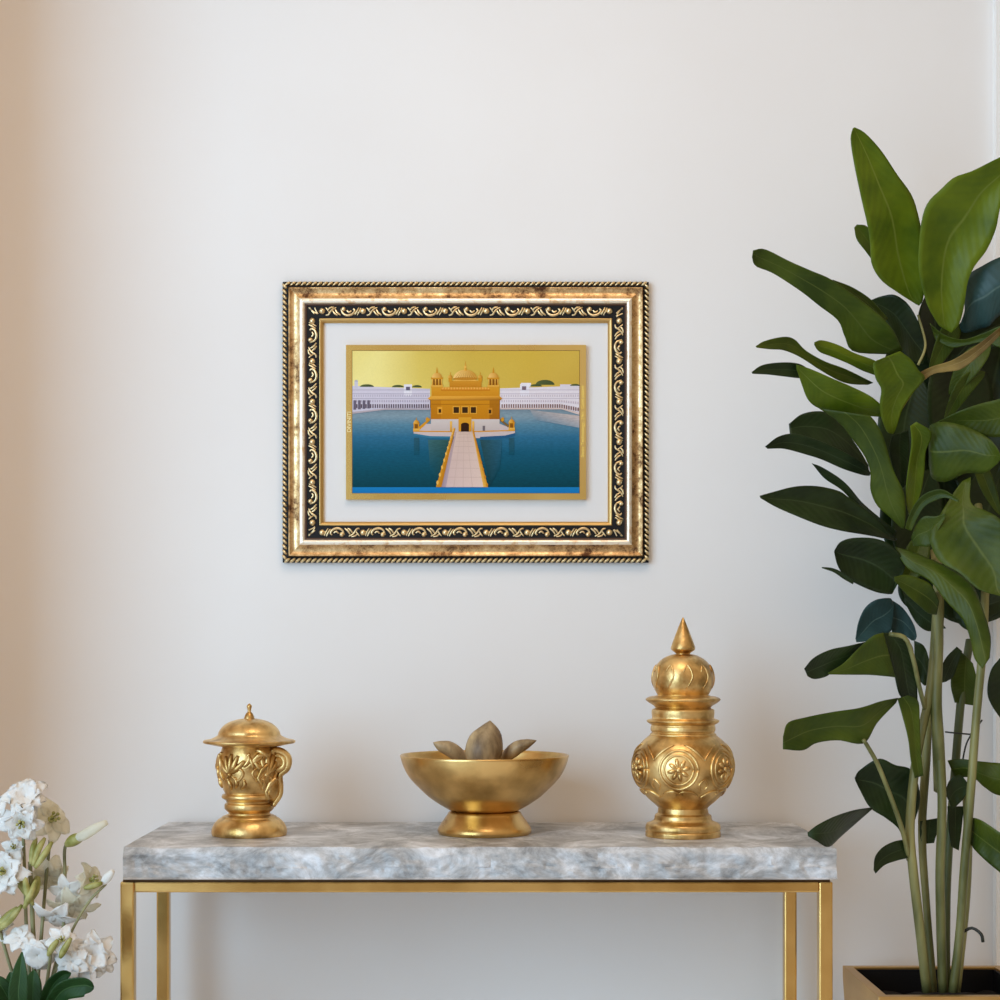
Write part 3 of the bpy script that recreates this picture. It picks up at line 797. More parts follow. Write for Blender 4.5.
for cx_ in (450.3, 480.2):
    ik.ell(cx_, 378, 2.3, 2.8, GD2, 0, 180, c2=GD3); ik.rect(cx_ - 1.8, 378, cx_ + 1.8, 382, GD); ik.rect(cx_ - 0.25, 372.6, cx_ + 0.25, 376, GD)
# windows and door
for (a, c, d, e_) in ((453.6, 407.3, 459, 413.2), (462.2, 407.3, 467.8, 413.2), (470.8, 407.3, 476, 413.2)):
    ik.rect(a - 0.9, c - 0.9, d + 0.9, e_ + 0.8, (222, 160, 54))
ik.rect(437.4, 407, 442.3, 414.4, (220, 154, 46)); ik.rect(487.8, 408, 492.4, 414.8, (198, 132, 36)); ik.rect(430.8, 404.2, 499.6, 404.8, (170, 106, 14))
ik.rect(458.5, 417.5, 471.5, 431.8, (214, 152, 40), (204, 140, 30))
ik.up()
for (a, c, d, e_) in ((453.6, 407.3, 459, 413.2), (462.2, 407.3, 467.8, 413.2), (470.8, 407.3, 476, 413.2), (438.6, 409.4, 441.2, 413), (488.8, 410, 491.2, 413.6)):
    ik.rect(a, c, d, e_, (58, 36, 12))
ik.rect(461, 425, 469, 431.8, (48, 26, 12)); ik.ell(465, 425, 4, 2.2, (48, 26, 12), 0, 180)
ik.rect(482.6, 426, 485, 431, (110, 100, 104))
for cx_, by in ((416.4, 432), (511.6, 431.2)):
    ik.rect(cx_ - 3.2, by - 3.4, cx_ + 3.2, by, GD3, GD); ik.rect(cx_ - 2.4, by - 8, cx_ + 2.4, by - 3.2, GDK); ik.rect(cx_ - 2.8, by - 8, cx_ - 1.6, by - 3, GD); ik.rect(cx_ + 1.6, by - 8, cx_ + 2.8, by - 3, GD)
    ik.rect(cx_ - 3.2, by - 8.8, cx_ + 3.2, by - 7.6, GD); ik.ell(cx_, by - 8.4, 2.8, 3.4, GD2, 0, 180, c2=GD3); ik.rect(cx_ - 0.3, by - 14, cx_ + 0.3, by - 11, GD)
for cx_ in (427.3, 502.5): ik.ell(cx_, 419.6, 1.6, 2.2, GD, 0, 360)
# causeway with its gilded rails
ik.up()
ik.poly([(455.5, 432), (472, 432), (486, 487.3), (440, 487.3)], [(210, 184, 168), (206, 180, 166), (222, 196, 184), (206, 180, 176)])
ik.up()
for i in range(9):
    t = (i / 9)**1.7
    y = 433 + 54*t
    xa = 455.5 - 15.5*t; xb = 472 + 14*t
    ik.rect(xa + 3, y, xb - 2, y + 0.35, (190, 160, 148))
for q in (0.3, 0.5, 0.7): ik.poly([(455.5 + 16.5*q - 0.1, 432), (455.5 + 16.5*q + 0.1, 432), (440 + 46*q + 0.35, 487.3), (440 + 46*q - 0.1, 487.3)], [(194, 166, 154)]*4)
ik.poly([(455.5, 432), (456.6, 432), (446, 487.3), (441, 487.3)], [(172, 148, 150), (186, 160, 156), (178, 156, 166), (150, 132, 142)])
ik.up()
ik.poly([(453.2, 428.5), (455.4, 428.5), (441.5, 487.3), (436, 487.3)], [GD3, GD2, GD2, GD])
ik.poly([(472, 430), (473.6, 430), (488, 487.3), (483.4, 487.3)], [GD3, GD2, GD, GD3])
ik.up()
for i in range(11):
    t = (i / 10)**1.5
    ik.ell(453.6 - 16*t, 428.8 + 54*t, 0.7 + 0.5*t, 1.2 + 1.0*t, GD3, n=8); ik.ell(473 + 14*t, 431 + 54*t, 0.6 + 0.5*t, 1.0 + 0.9*t, (196, 128, 30), n=8)
for cx_ in (451, 473.2): ik.rect(cx_ - 1, 423, cx_ + 1, 431.5, GD3, GD); ik.ell(cx_, 423, 1.2, 1.8, GD3)
ik.build('temple_print', INKS, PLQ)

# ------------------------------------------------------------------ leaves
def leaf(name, parent, pts, hw, m, roll=0.0, fold=0.25, droop=0.0, wave=0.0, shape=1.0, stalk=0.0, nseg=26, seed=0, tipw=0.0, twist=0.0, solid=0.0009):
    """pts: spine from tip to base as picture points with distance; hw: half width in metres"""
    sp = spline([P(*p) for p in pts], nseg)
    mb = MB(); rows = []; uvs = []
    nx = 10
    for i, p in enumerate(sp):
        t = i/(nseg - 1)
        tan = (sp[min(i+1, nseg-1)] - sp[max(i-1, 0)]).normalized()
        side = tan.cross(Vector((0, 1, 0)))
        if side.length < 0.05: side = Vector((1, 0, 0))
        side.normalize()
        a = roll + twist*(t - 0.5)
        nrm = side.cross(tan).normalized()
        S = side*math.cos(a) + nrm*math.sin(a)
        N = S.cross(tan).normalized()
        # outline: pointed at the tip, fullest a little past the middle, drawn in at the base
        w = math.sin(PI*min(1.0, (t*0.97 + 0.008)**shape))
        w = hw*max(w, 0)**(0.72) + tipw*hw*max(0, 1 - t*6)
        w = max(w, 0.0012 if t < 0.5 else 0.0022)
        row = []; uv = []
        for j in range(nx + 1):
            s = 2*j/nx - 1
            f = fold*abs(s) - droop*s*s
            wv = wave*hw*math.sin(t*17 + seed*1.7 + (0.9 if s > 0 else 0))*abs(s)**2
            row.append(p + S*(w*s*math.cos(min(1.2, abs(fold)))) - N*(w*f + wv*(w/hw)))
            uv.append((j/nx, t))
        rows.append(row); uvs.append(uv)
    mb.grid(rows, uvs)
    return mb.build(name, m, parent, solid=solid)

def stalk(name, parent, pts, r0, r1, m, n=18, sides=9):
    sp = spline([P(*p) for p in pts], n)
    mb = MB(); mb.tube(sp, [r0 + (r1 - r0)*i/(n-1) for i in range(n)], sides)
    return mb.build(name, m, parent)

# --- tall potted plant
PD0, PD1 = 3.04, 3.34
pz = CAM_Z - (965 - VY)/F*3.345
pxl = P(842, 0, 3.345).x; pxr = P(992, 0, 3.345).x + 0.016
PL = thing('potted_plant', 'tall leafy green plant with paddle-shaped leaves in a square gilded planter', 'plant', ((pxl + pxr)/2, (PD0 + PD1)/2 - WALL_D, 0))
def planter():
    mb = MB()
    y0_, y1_ = PD0 - WALL_D, PD1 - WALL_D
    t = 0.017
    def rg(i, z, ins=0): return [(pxl + i, y0_ + i, z), (pxr - i, y0_ + i, z), (pxr - i, y1_ - i, z), (pxl + i, y1_ - i, z)]
    rows = [rg(0.03, 0), rg(0, pz - 0.02), rg(0, pz), rg(t, pz), rg(t, pz - 0.02), rg(t, pz - 0.10)]
    mb.grid(rows, closed=True)
    mb.f.append([3, 2, 1, 0]); mb.mi.append(0)
    k = len(mb.v) - 4
    mb.f.append([k, k+1, k+2, k+3]); mb.mi.append(0)
    o = mb.build('planter', M['planter'], PL, smooth=False, bevel=0.001)
    ln = MB()
    def rg2(i, z): return [(pxl + i, y0_ + i, z), (pxr - i, y0_ + i, z), (pxr - i, y1_ - i, z), (pxl + i, y1_ - i, z)]
    ln.grid([rg2(t + 0.0006, pz - 0.012), rg2(t + 0.0006, pz - 0.004), rg2(t + 0.004, pz - 0.004), rg2(t + 0.004, pz - 0.09)], closed=True)
    ln.build('liner', M['black'], o, smooth=False)
    s = MB(); rows = []
    for i in range(15):
        rows.append([(pxl + t + (pxr - pxl - 2*t)*j/14, y0_ + t + (y1_ - y0_ - 2*t)*i/14, pz - 0.045 + 0.010*noise.noise(Vector((i*0.7, j*0.7, 4)))) for j in range(15)])
    s.grid(rows); s.build('soil', M['soil'], o)
planter()
MS, YO, DE, BL, DR = M['leaf_mature'], M['leaf_young'], M['leaf_deep_shade'], M['leaf_blue'], M['leaf_dry']
px = lambda v: v*3.15/F
# stems, from the soil up
stalk('stem', PL, [(927, 992, 3.15), (920, 930, 3.14), (913, 870, 3.13), (910, 825, 3.13), (916, 760, 3.13), (930, 690, 3.13), (936, 620, 3.14), (938, 560, 3.16)], px(5.0), px(4.2), M['stem'], 30)
stalk('stem', PL, [(943, 992, 3.17), (941, 930, 3.16), (940, 870, 3.15), (942, 800, 3.14), (938, 740, 3.14), (935, 680, 3.15), (940, 610, 3.16), (934, 550, 3.19)], px(5.0), px(4), M['stem'], 40)
stalk('stem', PL, [(953, 992, 3.15), (960, 930, 3.14), (964, 870, 3.13), (970, 800, 3.12), (976, 720, 3.12), (983, 640, 3.13), (985, 560, 3.15), (978, 505, 3.2)], px(4.6), px(4), M['stem'], 40)
stalk('stem', PL, [(957, 992, 3.2), (966, 900, 3.2), (968, 830, 3.19), (967, 786, 3.19)], px(3.6), px(5.2), M['stem'], 20)
stalk('stem', PL, [(934, 992, 3.19), (926, 900, 3.2), (922, 830, 3.2), (926, 760, 3.2), (928, 700, 3.2)], px(3.4), px(5.0), M['stem'], 20)
stalk('stem', PL, [(946, 992, 3.21), (947, 880, 3.22), (955, 770, 3.22), (962, 690, 3.22), (970, 640, 3.24)], px(4.2), px(4.4), M['stem_dark'], 20)
stalk('stem', PL, [(940, 790, 3.17), (938, 740, 3.13), (936, 700, 3.13), (938, 640, 3.13), (937, 592, 3.12)], px(6.5), px(5), M['stem'], 20)
stalk('twig', PL, [(963, 932, 3.15), (972, 928, 3.14), (981, 934, 3.13), (983, 942, 3.13)], px(1.6), px(1.8), M['twig'], 10, 6)
stalk('twig', PL, [(945, 732, 3.2), (966, 734, 3.19), (972, 733, 3.18), (982, 720, 3.16)], px(0.9), px(0.9), M['twig'], 10, 5)
stalk('twig', PL, [(962, 764, 3.2), (966, 745, 3.19), (972, 733, 3.18)], px(0.9), px(0.9), M['twig'], 8, 5)
stalk('leaf_stalk', PL, [(863.5, 740, 3.05), (868, 747, 3.06), (878, 765, 3.07), (890, 795, 3.09), (903, 832, 3.11), (909, 860, 3.13)], px(2.0), px(2.6), M['stem'], 14, 7)

def L(pts, w, m, **k):
    k.setdefault('seed', len(PL.children))
    return leaf('leaf', PL, pts, px(w), m, **k)
# leaves: each blade is given by its two edges (tip to base) and the distances of tip and base
SC = {'A': (730, 110, .27), 'B': (730, 330, .27), 'C': (730, 550, .27), 'D': (760, 750, .25)}
def blade(sc, ea, eb, m, d0, d1, fold=0.22, tilt=0.25, bow=0.0, nseg=30, rib=0.5):
    ox, oy, k = SC[sc]
    A = spline([(ox + x*k, oy + y*k, 0) for x, y in ea], nseg)
    B_ = spline([(ox + x*k, oy + y*k, 0) for x, y in eb], nseg)
    mb = MB(); rows = []; uvs = []
    nx = 10
    for i in range(nseg):
        t = i/(nseg - 1)
        D = d0 + (d1 - d0)*t - bow*math.sin(PI*t)
        hw = (A[i] - B_[i]).length*0.5*D/F
        row = []; uv = []
        for j in range(nx + 1):
            u = j/nx
            q = A[i].lerp(B_[i], u)
            s_ = (u - rib)/(rib if u < rib else 1 - rib)
            dd = D - fold*hw*abs(s_)**1.3 + tilt*hw*(2*u - 1) + 0.05*hw*math.sin(t*15 + len(PL.children))*abs(s_)
            row.append(P(q.x, q.y, dd)); uv.append((j/nx, t))
        rows.append(row); uvs.append(uv)
    mb.grid(rows, uvs)
    return mb.build('leaf', m, PL, solid=0.0009)
# foliage coloured dark for the shade at the back of the clump
def L(pts, w, m, **k):
    k.setdefault('seed', len(PL.children))
    return leaf('leaf', PL, pts, px(w), m, **k)
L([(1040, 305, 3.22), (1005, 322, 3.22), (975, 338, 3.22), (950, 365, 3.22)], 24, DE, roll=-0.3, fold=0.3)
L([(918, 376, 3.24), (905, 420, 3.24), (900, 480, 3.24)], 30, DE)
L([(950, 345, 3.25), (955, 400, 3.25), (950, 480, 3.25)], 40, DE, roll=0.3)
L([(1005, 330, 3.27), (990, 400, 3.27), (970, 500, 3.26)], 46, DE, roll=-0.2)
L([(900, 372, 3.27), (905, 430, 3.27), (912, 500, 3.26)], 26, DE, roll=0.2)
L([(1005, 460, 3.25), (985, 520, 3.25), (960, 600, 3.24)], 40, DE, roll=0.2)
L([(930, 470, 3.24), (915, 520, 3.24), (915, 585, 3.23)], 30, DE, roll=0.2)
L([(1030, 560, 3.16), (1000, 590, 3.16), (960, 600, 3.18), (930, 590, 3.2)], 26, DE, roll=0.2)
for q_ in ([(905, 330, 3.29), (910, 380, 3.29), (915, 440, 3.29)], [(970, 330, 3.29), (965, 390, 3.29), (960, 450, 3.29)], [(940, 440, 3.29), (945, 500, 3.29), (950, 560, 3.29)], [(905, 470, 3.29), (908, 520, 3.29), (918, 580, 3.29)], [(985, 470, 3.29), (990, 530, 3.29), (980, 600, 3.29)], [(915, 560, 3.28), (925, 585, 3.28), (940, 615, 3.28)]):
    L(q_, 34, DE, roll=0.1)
L([(930, 292, 3.25), (935, 325, 3.25), (938, 375, 3.24)], 24, DE, roll=0.3)
L([(955, 318, 3.20), (948, 335, 3.20), (930, 372, 3.21)], 12, MS, roll=0.3)
L([(985, 372, 3.16), (965, 385, 3.16), (945, 420, 3.18)], 10, MS, roll=0.3)
L([(990, 345, 3.15), (972, 362, 3.15), (950, 395, 3.18)], 12, MS, roll=-0.3)
L([(1000, 515, 3.2), (985, 480, 3.2), (975, 450, 3.2)], 8, MS, roll=0.2)
L([(905, 585, 3.15), (915, 560, 3.15), (925, 530, 3.17)], 13, MS, roll=0.2)
# crown
blade('A', [(455,68),(447,110),(460,200),(485,320),(510,430),(520,500),(525,570),(560,630),(620,675),(690,720)], [(462,64),(500,85),(560,150),(620,240),(670,310),(695,380),(715,480),(725,600),(715,700),(700,725)], YO, 3.10, 3.18, rib=0.55)
blade('A', [(1095,140),(1000,175),(900,225),(830,250),(780,295),(735,340),(712,400),(700,500),(700,600),(730,720),(775,800)], [(1110,160),(1060,260),(1005,350),(985,440),(950,520),(905,580),(880,640),(868,720),(850,790),(820,825)], YO, 3.06, 3.16, tilt=0.25, fold=0.3, rib=0.6)
blade('A', [(460,435),(470,480),(500,520),(530,560)], [(470,424),(505,430),(530,470),(545,550)], MS, 3.22, 3.22)
blade('A', [(86,520),(130,516),(220,560),(300,595),(370,625),(450,680),(530,740),(600,810),(640,890)], [(82,545),(95,578),(160,605),(260,670),(330,725),(400,780),(425,840),(460,895),(600,905)], MS, 3.00, 3.14, fold=0.1, tilt=0.5)
blade('A', [(380,628),(450,655),(520,700),(585,770)], [(385,640),(440,680),(500,730),(570,790)], MS, 3.08, 3.15, fold=0.2)
blade('A', [(520,705),(560,690),(610,685),(660,720),(700,790),(728,870)], [(525,715),(560,760),(610,830),(640,900),(670,930),(715,940)], DE, 3.22, 3.22)
blade('A', [(1100,520),(1000,545),(930,580),(885,610),(865,660),(870,740),(850,800)], [(1110,700),(1000,760),(960,800),(920,812),(890,822),(870,825),(855,820)], BL, 3.12, 3.2, fold=-0.3)
blade('A', [(1080,780),(1000,800),(930,830),(860,850),(790,830),(740,790)], [(1090,860),(1010,880),(940,860),(880,870),(820,880),(760,850)], MS, 3.14, 3.2, fold=0.3)
stalk('leaf_stalk', PL, [(918, 315, 3.2), (925, 340, 3.19), (924, 352, 3.18), (918, 365, 3.18)], px(1.2), px(1.4), M['stem'], 12, 7)
# upper left tier
blade('A', [(95,875),(130,855),(200,840),(240,850),(280,890),(350,930),(430,960),(530,1010)], [(100,880),(150,886),(200,890),(260,915),(330,960),(400,1000),(450,1015),(510,1018)], MS, 2.99, 3.14, fold=0.35)
blade('B', [(313,45),(340,38),(400,55),(460,85),(530,110),(560,130)], [(312,55),(330,80),(380,100),(440,125),(490,150),(545,170)], YO, 3.05, 3.12, fold=-0.4)
blade('B', [(80,156),(120,130),(190,120),(255,125),(300,150)], [(84,162),(140,165),(200,172),(250,178),(290,178)], DE, 3.00, 3.05)
blade('B', [(245,128),(300,145),(380,180),(450,210),(520,245),(570,285),(605,300)], [(247,145),(265,200),(290,260),(330,290),(400,310),(480,315),(590,325)], YO, 3.02, 3.10, fold=0.1, tilt=0.4)
blade('B', [(540,115),(530,130),(540,180),(560,220),(555,270),(560,320),(580,375),(600,385)], [(630,78),(670,108),(700,150),(722,180),(680,230),(640,290),(620,350),(606,383)], YO, 3.02, 3.09, fold=0.15)
blade('B', [(1000,-10),(930,45),(880,78),(820,113),(750,135),(700,160),(660,195),(620,240)], [(1005,15),(940,80),(860,143),(800,155),(750,165),(700,205),(660,260),(635,300)], DR, 3.04, 3.08)
blade('B', [(330,290),(400,340),(450,400),(500,470),(520,530),(520,590),(545,650),(600,700),(635,735)], [(520,318),(545,350),(570,400),(590,470),(610,530),(640,590),(650,640),(650,700),(645,735)], MS, 3.05, 3.12, fold=-0.1, tilt=-0.3, rib=0.75)
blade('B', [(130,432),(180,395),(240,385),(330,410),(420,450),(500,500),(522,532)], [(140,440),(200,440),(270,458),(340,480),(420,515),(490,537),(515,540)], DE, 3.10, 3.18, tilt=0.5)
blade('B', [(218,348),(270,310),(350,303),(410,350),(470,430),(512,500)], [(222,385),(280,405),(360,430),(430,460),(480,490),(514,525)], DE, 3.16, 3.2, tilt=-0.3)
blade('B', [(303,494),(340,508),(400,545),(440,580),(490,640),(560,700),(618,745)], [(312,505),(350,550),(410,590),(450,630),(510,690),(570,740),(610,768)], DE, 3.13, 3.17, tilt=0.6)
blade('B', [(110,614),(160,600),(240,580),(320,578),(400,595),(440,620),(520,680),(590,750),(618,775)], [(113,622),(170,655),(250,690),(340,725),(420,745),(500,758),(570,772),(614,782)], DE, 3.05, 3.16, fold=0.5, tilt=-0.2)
# middle right
blade('B', [(1003,465),(985,430),(950,395),(880,360),(800,340),(745,350),(735,375)], [(1002,478),(985,500),(940,530),(870,532),(800,562),(750,550),(737,500)], MS, 3.03, 3.12, fold=-0.25)
blade('B', [(1080,230),(1000,255),(920,275),(850,300),(800,325),(760,345)], [(1100,340),(1020,390),(960,395),(900,370),(840,350),(790,345)], MS, 3.1, 3.14)
blade('B', [(668,355),(672,420),(662,500),(652,580),(655,650),(665,690)], [(690,340),(740,370),(745,400),(725,450),(720,520),(710,590),(690,650),(672,695)], YO, 3.07, 3.13, fold=0.3)
blade('B', [(600,390),(590,440),(600,500),(620,560)], [(660,370),(665,430),(660,500),(645,580)], DE, 3.12, 3.15)
blade('B', [(860,560),(830,600),(780,680),(740,760),(770,850),(850,900),(920,960),(1000,985)], [(892,545),(893,640),(950,670),(1000,700),(1080,780),(1100,880),(1060,960),(1010,985)], MS, 3.08, 3.02, fold=0.2, tilt=-0.3)
blade('B', [(845,625),(790,592),(740,598),(700,625),(668,675),(648,735)], [(850,640),(800,622),(760,632),(720,655),(692,700),(672,745)], MS, 3.02, 3.08, fold=0.4)
blade('B', [(800,680),(760,690),(720,690),(690,720),(670,770)], [(795,700),(760,760),(740,800),(700,800),(680,800)], MS, 3.05, 3.1)
blade('B', [(388,815),(410,785),(460,770),(540,773),(600,800),(640,850),(645,890),(600,978)], [(386,822),(398,870),(420,905),(450,930),(500,955),(545,972),(580,978),(594,978)], DE, 3.08, 3.14, fold=0.4, tilt=0.3)
blade('B', [(340,878),(380,882),(420,900),(460,930)], [(341,882),(385,898),(420,922),(455,942)], DE, 3.07, 3.08)
blade('C', [(612,-12),(680,8),(780,50),(860,92),(905,140),(940,230),(965,320),(962,400)], [(616,5),(660,70),(740,115),(800,190),(860,255),(890,330),(905,400),(935,440)], MS, 3.10, 3.0, fold=-0.3, tilt=-0.2, rib=0.45)
blade('C', [(608,100),(650,92),(700,105),(745,130),(775,190)], [(610,115),(650,160),(700,205),(735,235),(765,240)], MS, 3.05, 3.1)
blade('C', [(820,60),(900,100),(1000,120),(1080,130)], [(830,255),(870,292),(905,285),(1060,190)], DE, 3.17, 3.15)
blade('C', [(465,328),(475,270),(500,215),(540,185),(590,178),(602,190)], [(468,342),(510,337),(560,312),(595,302),(603,260),(606,200)], BL, 3.22, 3.22)
blade('C', [(590,180),(640,215),(680,275),(692,320)], [(600,315),(640,315),(675,335),(688,332)], BL, 3.24, 3.24)
blade('C', [(640,150),(700,190),(760,240),(800,290)], [(650,200),(690,270),(730,300),(770,295)], DE, 3.2, 3.2)
# lower left
blade('C', [(275,440),(310,400),(370,370),(440,355),(505,340)], [(288,468),(312,478),(352,470),(385,450),(430,425),(490,375)], DE, 3.02, 3.05, tilt=0.5)
blade('C', [(362,456),(420,420),(480,360),(530,318),(568,306)], [(365,461),(440,462),(520,463),(580,468),(613,472)], MS, 3.03, 3.06, tilt=0.4, fold=0.1)
blade('C', [(560,306),(588,380),(608,460),(625,530),(650,565)], [(620,308),(672,350),(684,420),(692,500),(695,555)], DE, 3.06, 3.12)
stalk('leaf_stalk', PL, [(889, 634, 3.05), (905, 638, 3.05), (913, 658, 3.07), (919, 685, 3.1), (926, 712, 3.13)], px(2.2), px(2.4), M['stem'], 14, 7)
blade('C', [(682,335),(720,358),(738,420),(732,492)], [(684,440),(700,480),(720,502),(728,497)], DE, 3.2, 3.2)
blade('C', [(197,690),(215,640),(280,620),(380,600),(480,585),(560,560),(622,548)], [(196,738),(270,742),(320,715),(400,705),(495,716),(545,640),(615,566)], MS, 3.01, 3.08, fold=0.15, tilt=0.4, rib=0.6)
blade('C', [(620,550),(640,620),(660,700),(670,780),(685,845)], [(660,538),(697,560),(703,640),(707,740),(716,835)], MS, 3.08, 3.1)
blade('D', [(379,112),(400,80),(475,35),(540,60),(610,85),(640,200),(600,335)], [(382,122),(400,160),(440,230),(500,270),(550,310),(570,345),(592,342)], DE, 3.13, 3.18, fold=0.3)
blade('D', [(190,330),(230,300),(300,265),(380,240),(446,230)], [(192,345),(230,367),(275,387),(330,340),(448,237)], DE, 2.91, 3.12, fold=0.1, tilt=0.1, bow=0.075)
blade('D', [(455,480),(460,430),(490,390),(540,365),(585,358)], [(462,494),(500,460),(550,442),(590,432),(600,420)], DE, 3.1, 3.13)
# lower right
blade('D', [(1100,420),(960,330),(900,290),(870,275),(848,270)], [(1100,600),(960,490),(900,440),(860,400),(838,370)], MS, 3.08, 3.14)
blade('D', [(1100,60),(960,52),(880,45),(800,35),(750,42)], [(1100,190),(960,182),(900,150),(850,110),(780,112)], MS, 3.14, 3.18, fold=-0.3)
blade('D', [(740,170),(760,120),(800,100),(830,130)], [(770,240),(790,220),(810,200),(835,160)], DE, 3.17, 3.17)
blade('D', [(640,285),(640,340),(650,376)], [(722,270),(708,330),(696,372)], DE, 3.2, 3.2)
blade('D', [(750,225),(755,320),(765,387)], [(815,225),(806,320),(795,402)], DE, 3.19, 3.19)
blade('C', [(1000,400),(965,450),(955,540),(1000,620),(1060,680)], [(1100,420),(1090,500),(1080,600),(1070,680),(1066,684)], DE, 3.16, 3.2)
blade('C', [(850,370),(825,430),(818,500),(832,565)], [(900,420),(915,480),(920,540),(916,578)], MS, 3.2, 3.22)
blade('C', [(840,358),(800,400),(772,460),(780,492)], [(860,375),(842,430),(826,470),(800,488)], DE, 3.17, 3.18)

# ------------------------------------------------------------------ white flowering plant
def petal_mat(name, c1, c2, tr):
    m = mat(name, c1, 0.6, spec=0.3)
    noisy(m, c1, c2, 35, 4, 0.3, 0.7)
    t = nd(m, 'ShaderNodeBsdfTranslucent'); t.inputs[0].default_value = (*c2, 1)
    ms = nd(m, 'ShaderNodeMixShader'); ms.inputs[0].default_value = tr
    lk(m, bsdf(m).outputs[0], ms.inputs[1]); lk(m, t.outputs[0], ms.inputs[2])
    lk(m, ms.outputs[0], m.node_tree.nodes['Material Output'].inputs['Surface'])
    return m
M['petal'] = petal_mat('white_petal', (0.86, 0.85, 0.80), (0.95, 0.94, 0.92), 0.25)
M['petal_cream'] = petal_mat('cream_petal', (0.78, 0.75, 0.60), (0.90, 0.88, 0.78), 0.5)
M['calyx'] = noisy(mat('yellow_green_calyx', (.4, .4, .08), 0.5), (0.20, 0.20, 0.03), (0.46, 0.43, 0.16), 45, 4)
M['fstem'] = noisy(mat('flower_stem', (.2, .2, .1), 0.5), (0.14, 0.14, 0.06), (0.30, 0.28, 0.13), 20, 3)
DFl = 2.86
FL = thing('flowering_plant', 'white flowering plant with ruffled blooms and dark green strap leaves left of the table', 'plant', (P(35, 0, DFl).x, DFl - WALL_D, 0))
kl = DFl / F
rnd = random.Random(5)
def petal(mb, base, d, nrm, Ln, Wd, curl, ruf, ph, nseg=9, nx=6):
    d = d.normalized(); s = d.cross(nrm).normalized(); nrm = s.cross(d).normalized()
    rows = []
    for i in range(nseg):
        t = i/(nseg - 1)
        w = Wd*(math.sin(PI*(0.06 + 0.90*t**0.8))**0.8)
        cc = base + d*(Ln*t*math.cos(curl*t*0.6)) - nrm*(Ln*curl*t*t*0.5)
        row = []
        for j in range(nx + 1):
            u = 2*j/nx - 1
            row.append(cc + s*(w*u) + nrm*(0.18*w*u*u + ruf*Wd*math.sin(t*11 + u*5 + ph)*(0.2 + 0.8*t)*abs(u)))
        rows.append(row)
    mb.grid(rows)
def flower(px_, py_, D, r, face, n=6, ruf=0.25, curl=0.9, mats='petal', layers=1, centre=True, wid=0.36):
    c = P(px_, py_, D); face = Vector(face).normalized()
    a = face.cross(Vector((0, 0, 1)));
    if a.length < 0.1: a = Vector((1, 0, 0))
    a.normalize(); b_ = face.cross(a).normalized()
    mb = MB()
    for ly in range(layers):
        off = rnd.random()*PI
        for i in range(n):
            an = off + 2*PI*i/n + rnd.uniform(-.12, .12)
            d = (a*math.cos(an) + b_*math.sin(an)) + face*(0.35 + 0.55*ly)
            Ln = r*(1 - 0.22*ly)*rnd.uniform(0.88, 1.1)
            petal(mb, c, d, face - d*0.3, Ln, r*wid, curl*rnd.uniform(0.7, 1.2), ruf, rnd.random()*6)
    o = mb.build('flower', M[mats], FL, solid=0.0006)
    if centre:
        cb = MB()
        for i in range(5):
            an = 2*PI*i/5
            d = face*0.9 + (a*math.cos(an) + b_*math.sin(an))*0.35
            cb.tube([c, c + d*(r*0.25), c + d*(r*0.42)], [r*0.05, r*0.035, r*0.03], 6)
            cb.blob(c + d*(r*0.45), r*0.07, r*0.07, r*0.07, 8, 6)
        cb.blob(c, r*0.14, r*0.14, r*0.14)
        cb.build('flower_centre', M['calyx'], o)
    return o
def lobed(pts, r, m, name, n=16):
    sp = spline([P(*p) for p in pts], n)
    mb = MB(); mb.tube(sp, [kl*r*(0.25 + 0.75*math.sin(PI*(0.06 + 0.86*i/(n-1)))**0.8) for i in range(n)], 10)
    return mb.build(name, m, FL)
# blooms
flower(25, 797, 2.84, 24*kl, (0.15, -0.8, 0.55), 7, 0.35, 0.9, layers=2, centre=False)
flower(22, 822, 2.82, 22*kl, (0.1, -0.95, -0.2), 6, 0.35, 0.8, layers=2)
flower(-3, 818, 2.86, 20*kl, (-0.2, -0.9, 0.2), 6, 0.3)
flower(50, 820, 2.88, 26*kl, (0.6, -0.55, 0.35), 6, 0.2, 1.1, 'petal_cream', wid=0.40)
flower(5, 872, 2.84, 28*kl, (-0.3, -0.9, 0.2), 6, 0.32, 1.0, layers=2)
flower(14, 848, 2.86, 14*kl, (0.1, -0.9, 0.4), 5, 0.3)
flower(48, 875, 2.89, 24*kl, (0.3, -0.8, -0.5), 6, 0.2, 1.1, 'petal_cream', centre=False, wid=0.42)
flower(90, 880, 2.87, 20*kl, (0.75, -0.5, 0.25), 6, 0.25, 0.9, 'petal_cream')
flower(74, 905, 2.88, 30*kl, (0.2, -0.7, -0.9), 6, 0.25, 0.9, 'petal_cream', centre=False, wid=0.3)
flower(55, 915, 2.87, 28*kl, (-0.1, -0.6, -0.9), 5, 0.15, 0.8, 'petal', centre=False, wid=0.3)
flower(102, 962, 2.87, 16*kl, (0.5, -0.8, 0.1), 6, 0.4, 0.8, centre=False)
flower(80, 968, 2.85, 18*kl, (0.0, -0.95, -0.1), 6, 0.4, 0.8, centre=False)
flower(66, 890, 2.88, 20*kl, (0.1, -0.9, -0.3), 5, 0.2, 0.9, 'petal', centre=False, wid=0.3)
flower(92, 955, 2.86, 25*kl, (0.35, -0.85, 0.15), 7, 0.4, 0.8, layers=2, centre=False)
flower(72, 962, 2.84, 20*kl, (0.1, -0.95, 0.1), 6, 0.35, 0.8, centre=False)
flower(62, 940, 2.83, 16*kl, (0.2, -0.9, 0.3), 6, 0.3, 0.9)
flower(20, 938, 2.85, 17*kl, (-0.1, -0.8, 0.5), 6, 0.25, 0.9, centre=False)
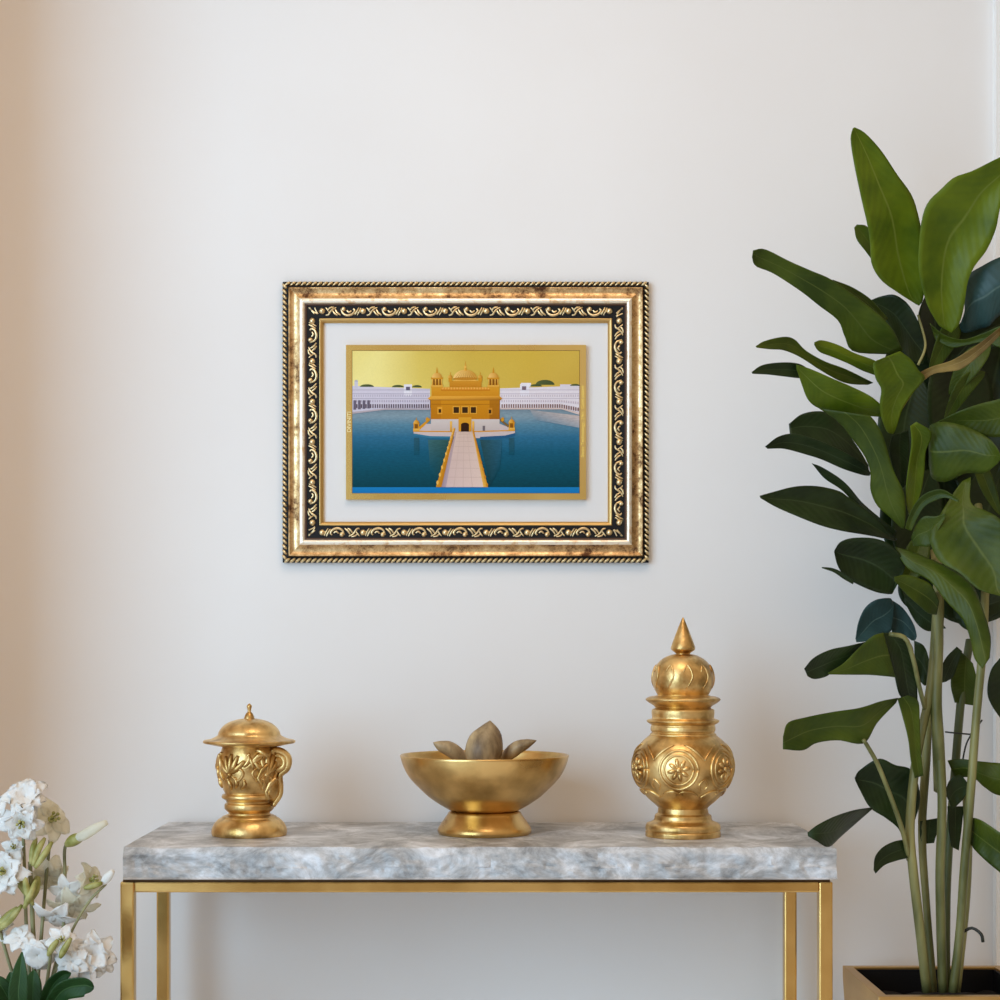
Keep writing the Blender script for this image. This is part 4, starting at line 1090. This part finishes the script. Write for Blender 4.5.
flower(38, 955, 2.84, 20*kl, (0.0, -0.95, -0.3), 6, 0.15, 1.2, layers=2, centre=False, wid=0.5)
flower(-5, 930, 2.88, 20*kl, (-0.2, -0.8, 0.3), 6, 0.3)
# buds and green parts
lobed([(68, 843, 2.87), (78, 838, 2.86), (86, 834, 2.85), (96, 828, 2.84), (107, 822, 2.84)], 5.2, M['petal_cream'], 'bud')
lobed([(66, 845, 2.87), (74, 840, 2.865), (83, 836, 2.855)], 6.0, M['calyx'], 'bud_calyx')
lobed([(102, 884, 2.86), (107, 878, 2.855), (113, 871, 2.85)], 4.5, M['petal'], 'bud')
for q in ([(45, 838, 2.85), (38, 850, 2.84), (33, 866, 2.84)], [(52, 842, 2.85), (44, 855, 2.84), (35, 868, 2.84)], [(36, 838, 2.85), (33, 850, 2.84), (31, 864, 2.84)], [(24, 872, 2.84), (27, 890, 2.83), (33, 905, 2.84)], [(36, 880, 2.84), (30, 895, 2.83), (24, 908, 2.84)], [(22, 905, 2.85), (10, 920, 2.85), (-4, 932, 2.86)], [(48, 956, 2.82), (52, 948, 2.82), (58, 940, 2.82)], [(60, 958, 2.82), (64, 950, 2.82), (71, 938, 2.82)], [(84, 888, 2.85), (92, 886, 2.85), (102, 883, 2.85)]):
    lobed(q, 3.4, M['calyx'], 'bud_calyx', 12)
for q in ([(16, 880, 2.86), (24, 886, 2.85), (30, 898, 2.85)], [(38, 876, 2.86), (34, 890, 2.855), (27, 903, 2.85)], [(18, 908, 2.86), (8, 918, 2.86), (-2, 926, 2.86)]):
    lobed(q, 5.5, M['calyx'], 'bud_calyx', 12)
# stems
BASEPT = (34, 1030, DFl)
def fst(*pts, r=2.0): stalk('stem', FL, list(pts) + [BASEPT], kl*r*0.8, kl*r, M['fstem'], 24, 7)
fst((23, 830, 2.86), (25, 880, 2.87), (27, 940, 2.87))
fst((67, 842, 2.875), (64.5, 852, 2.88), (65, 880, 2.88), (63, 930, 2.88), (50, 985, 2.87), r=2.0)
fst((50, 840, 2.88), (46, 880, 2.88), (41, 940, 2.87), r=2.0)
fst((106, 884, 2.86), (88, 903, 2.86), (70, 935, 2.85), (48, 990, 2.85), r=1.6)
fst((-8, 880, 2.87), (0, 930, 2.87), (18, 990, 2.87))
fst((92, 955, 2.88), (70, 975, 2.88), (48, 1000, 2.87), r=1.6)
fst((51, 950, 2.83), (49, 968, 2.84), (45, 992, 2.85), r=2.0)
fst((30, 862, 2.85), (32, 905, 2.86), (34, 960, 2.87), r=2.6)
def FLf(pts, w, **k): return leaf('leaf', FL, pts, w*kl, M['leaf_lily'], **k)
FLf([(22, 952, 2.79), (20, 975, 2.79), (19, 1000, 2.80), (28, 1035, 2.83)], 10, roll=0.1, fold=0.35, shape=1.15)
FLf([(71, 973, 2.82), (62, 976, 2.82), (50, 990, 2.83), (38, 1025, 2.85)], 9, roll=0.4, fold=0.35)
FLf([(94, 988, 2.81), (82, 985, 2.81), (60, 993, 2.82), (40, 1028, 2.85)], 12, roll=0.35, fold=0.35, shape=0.8)
FLf([(34, 970, 2.84), (33, 990, 2.84), (33, 1030, 2.85)], 10, fold=0.3)
FLf([(10, 972, 2.85), (14, 990, 2.85), (26, 1030, 2.86)], 8, fold=0.3)
FLf([(-12, 978, 2.80), (0, 985, 2.80), (12, 1005, 2.82), (28, 1030, 2.84)], 9, roll=0.4, fold=0.3)
FLf([(48, 992, 2.86), (44, 1005, 2.86), (36, 1034, 2.86)], 9, fold=0.2)
# its pot, on the floor below the picture
zb = P(34, 1026, DFl).z
b = MB(); c_ = (P(34, 0, DFl).x, DFl - WALL_D)
b.lathe(c_, [(0.075, 0), (0.085, 0.01), (0.105, zb - 0.03), (0.112, zb - 0.01), (0.112, zb), (0.104, zb), (0.100, zb - 0.02)], 40)
pt = b.build('flower_pot', M['ceramic'], FL); sharp(pt, 40)
b = MB(); b.lathe(c_, [(0.101, zb - 0.03), (0.1015, zb - 0.015), (0.05, zb - 0.008), (0.001, zb - 0.006)], 32, caps=False); b.build('soil', M['soil'], pt)
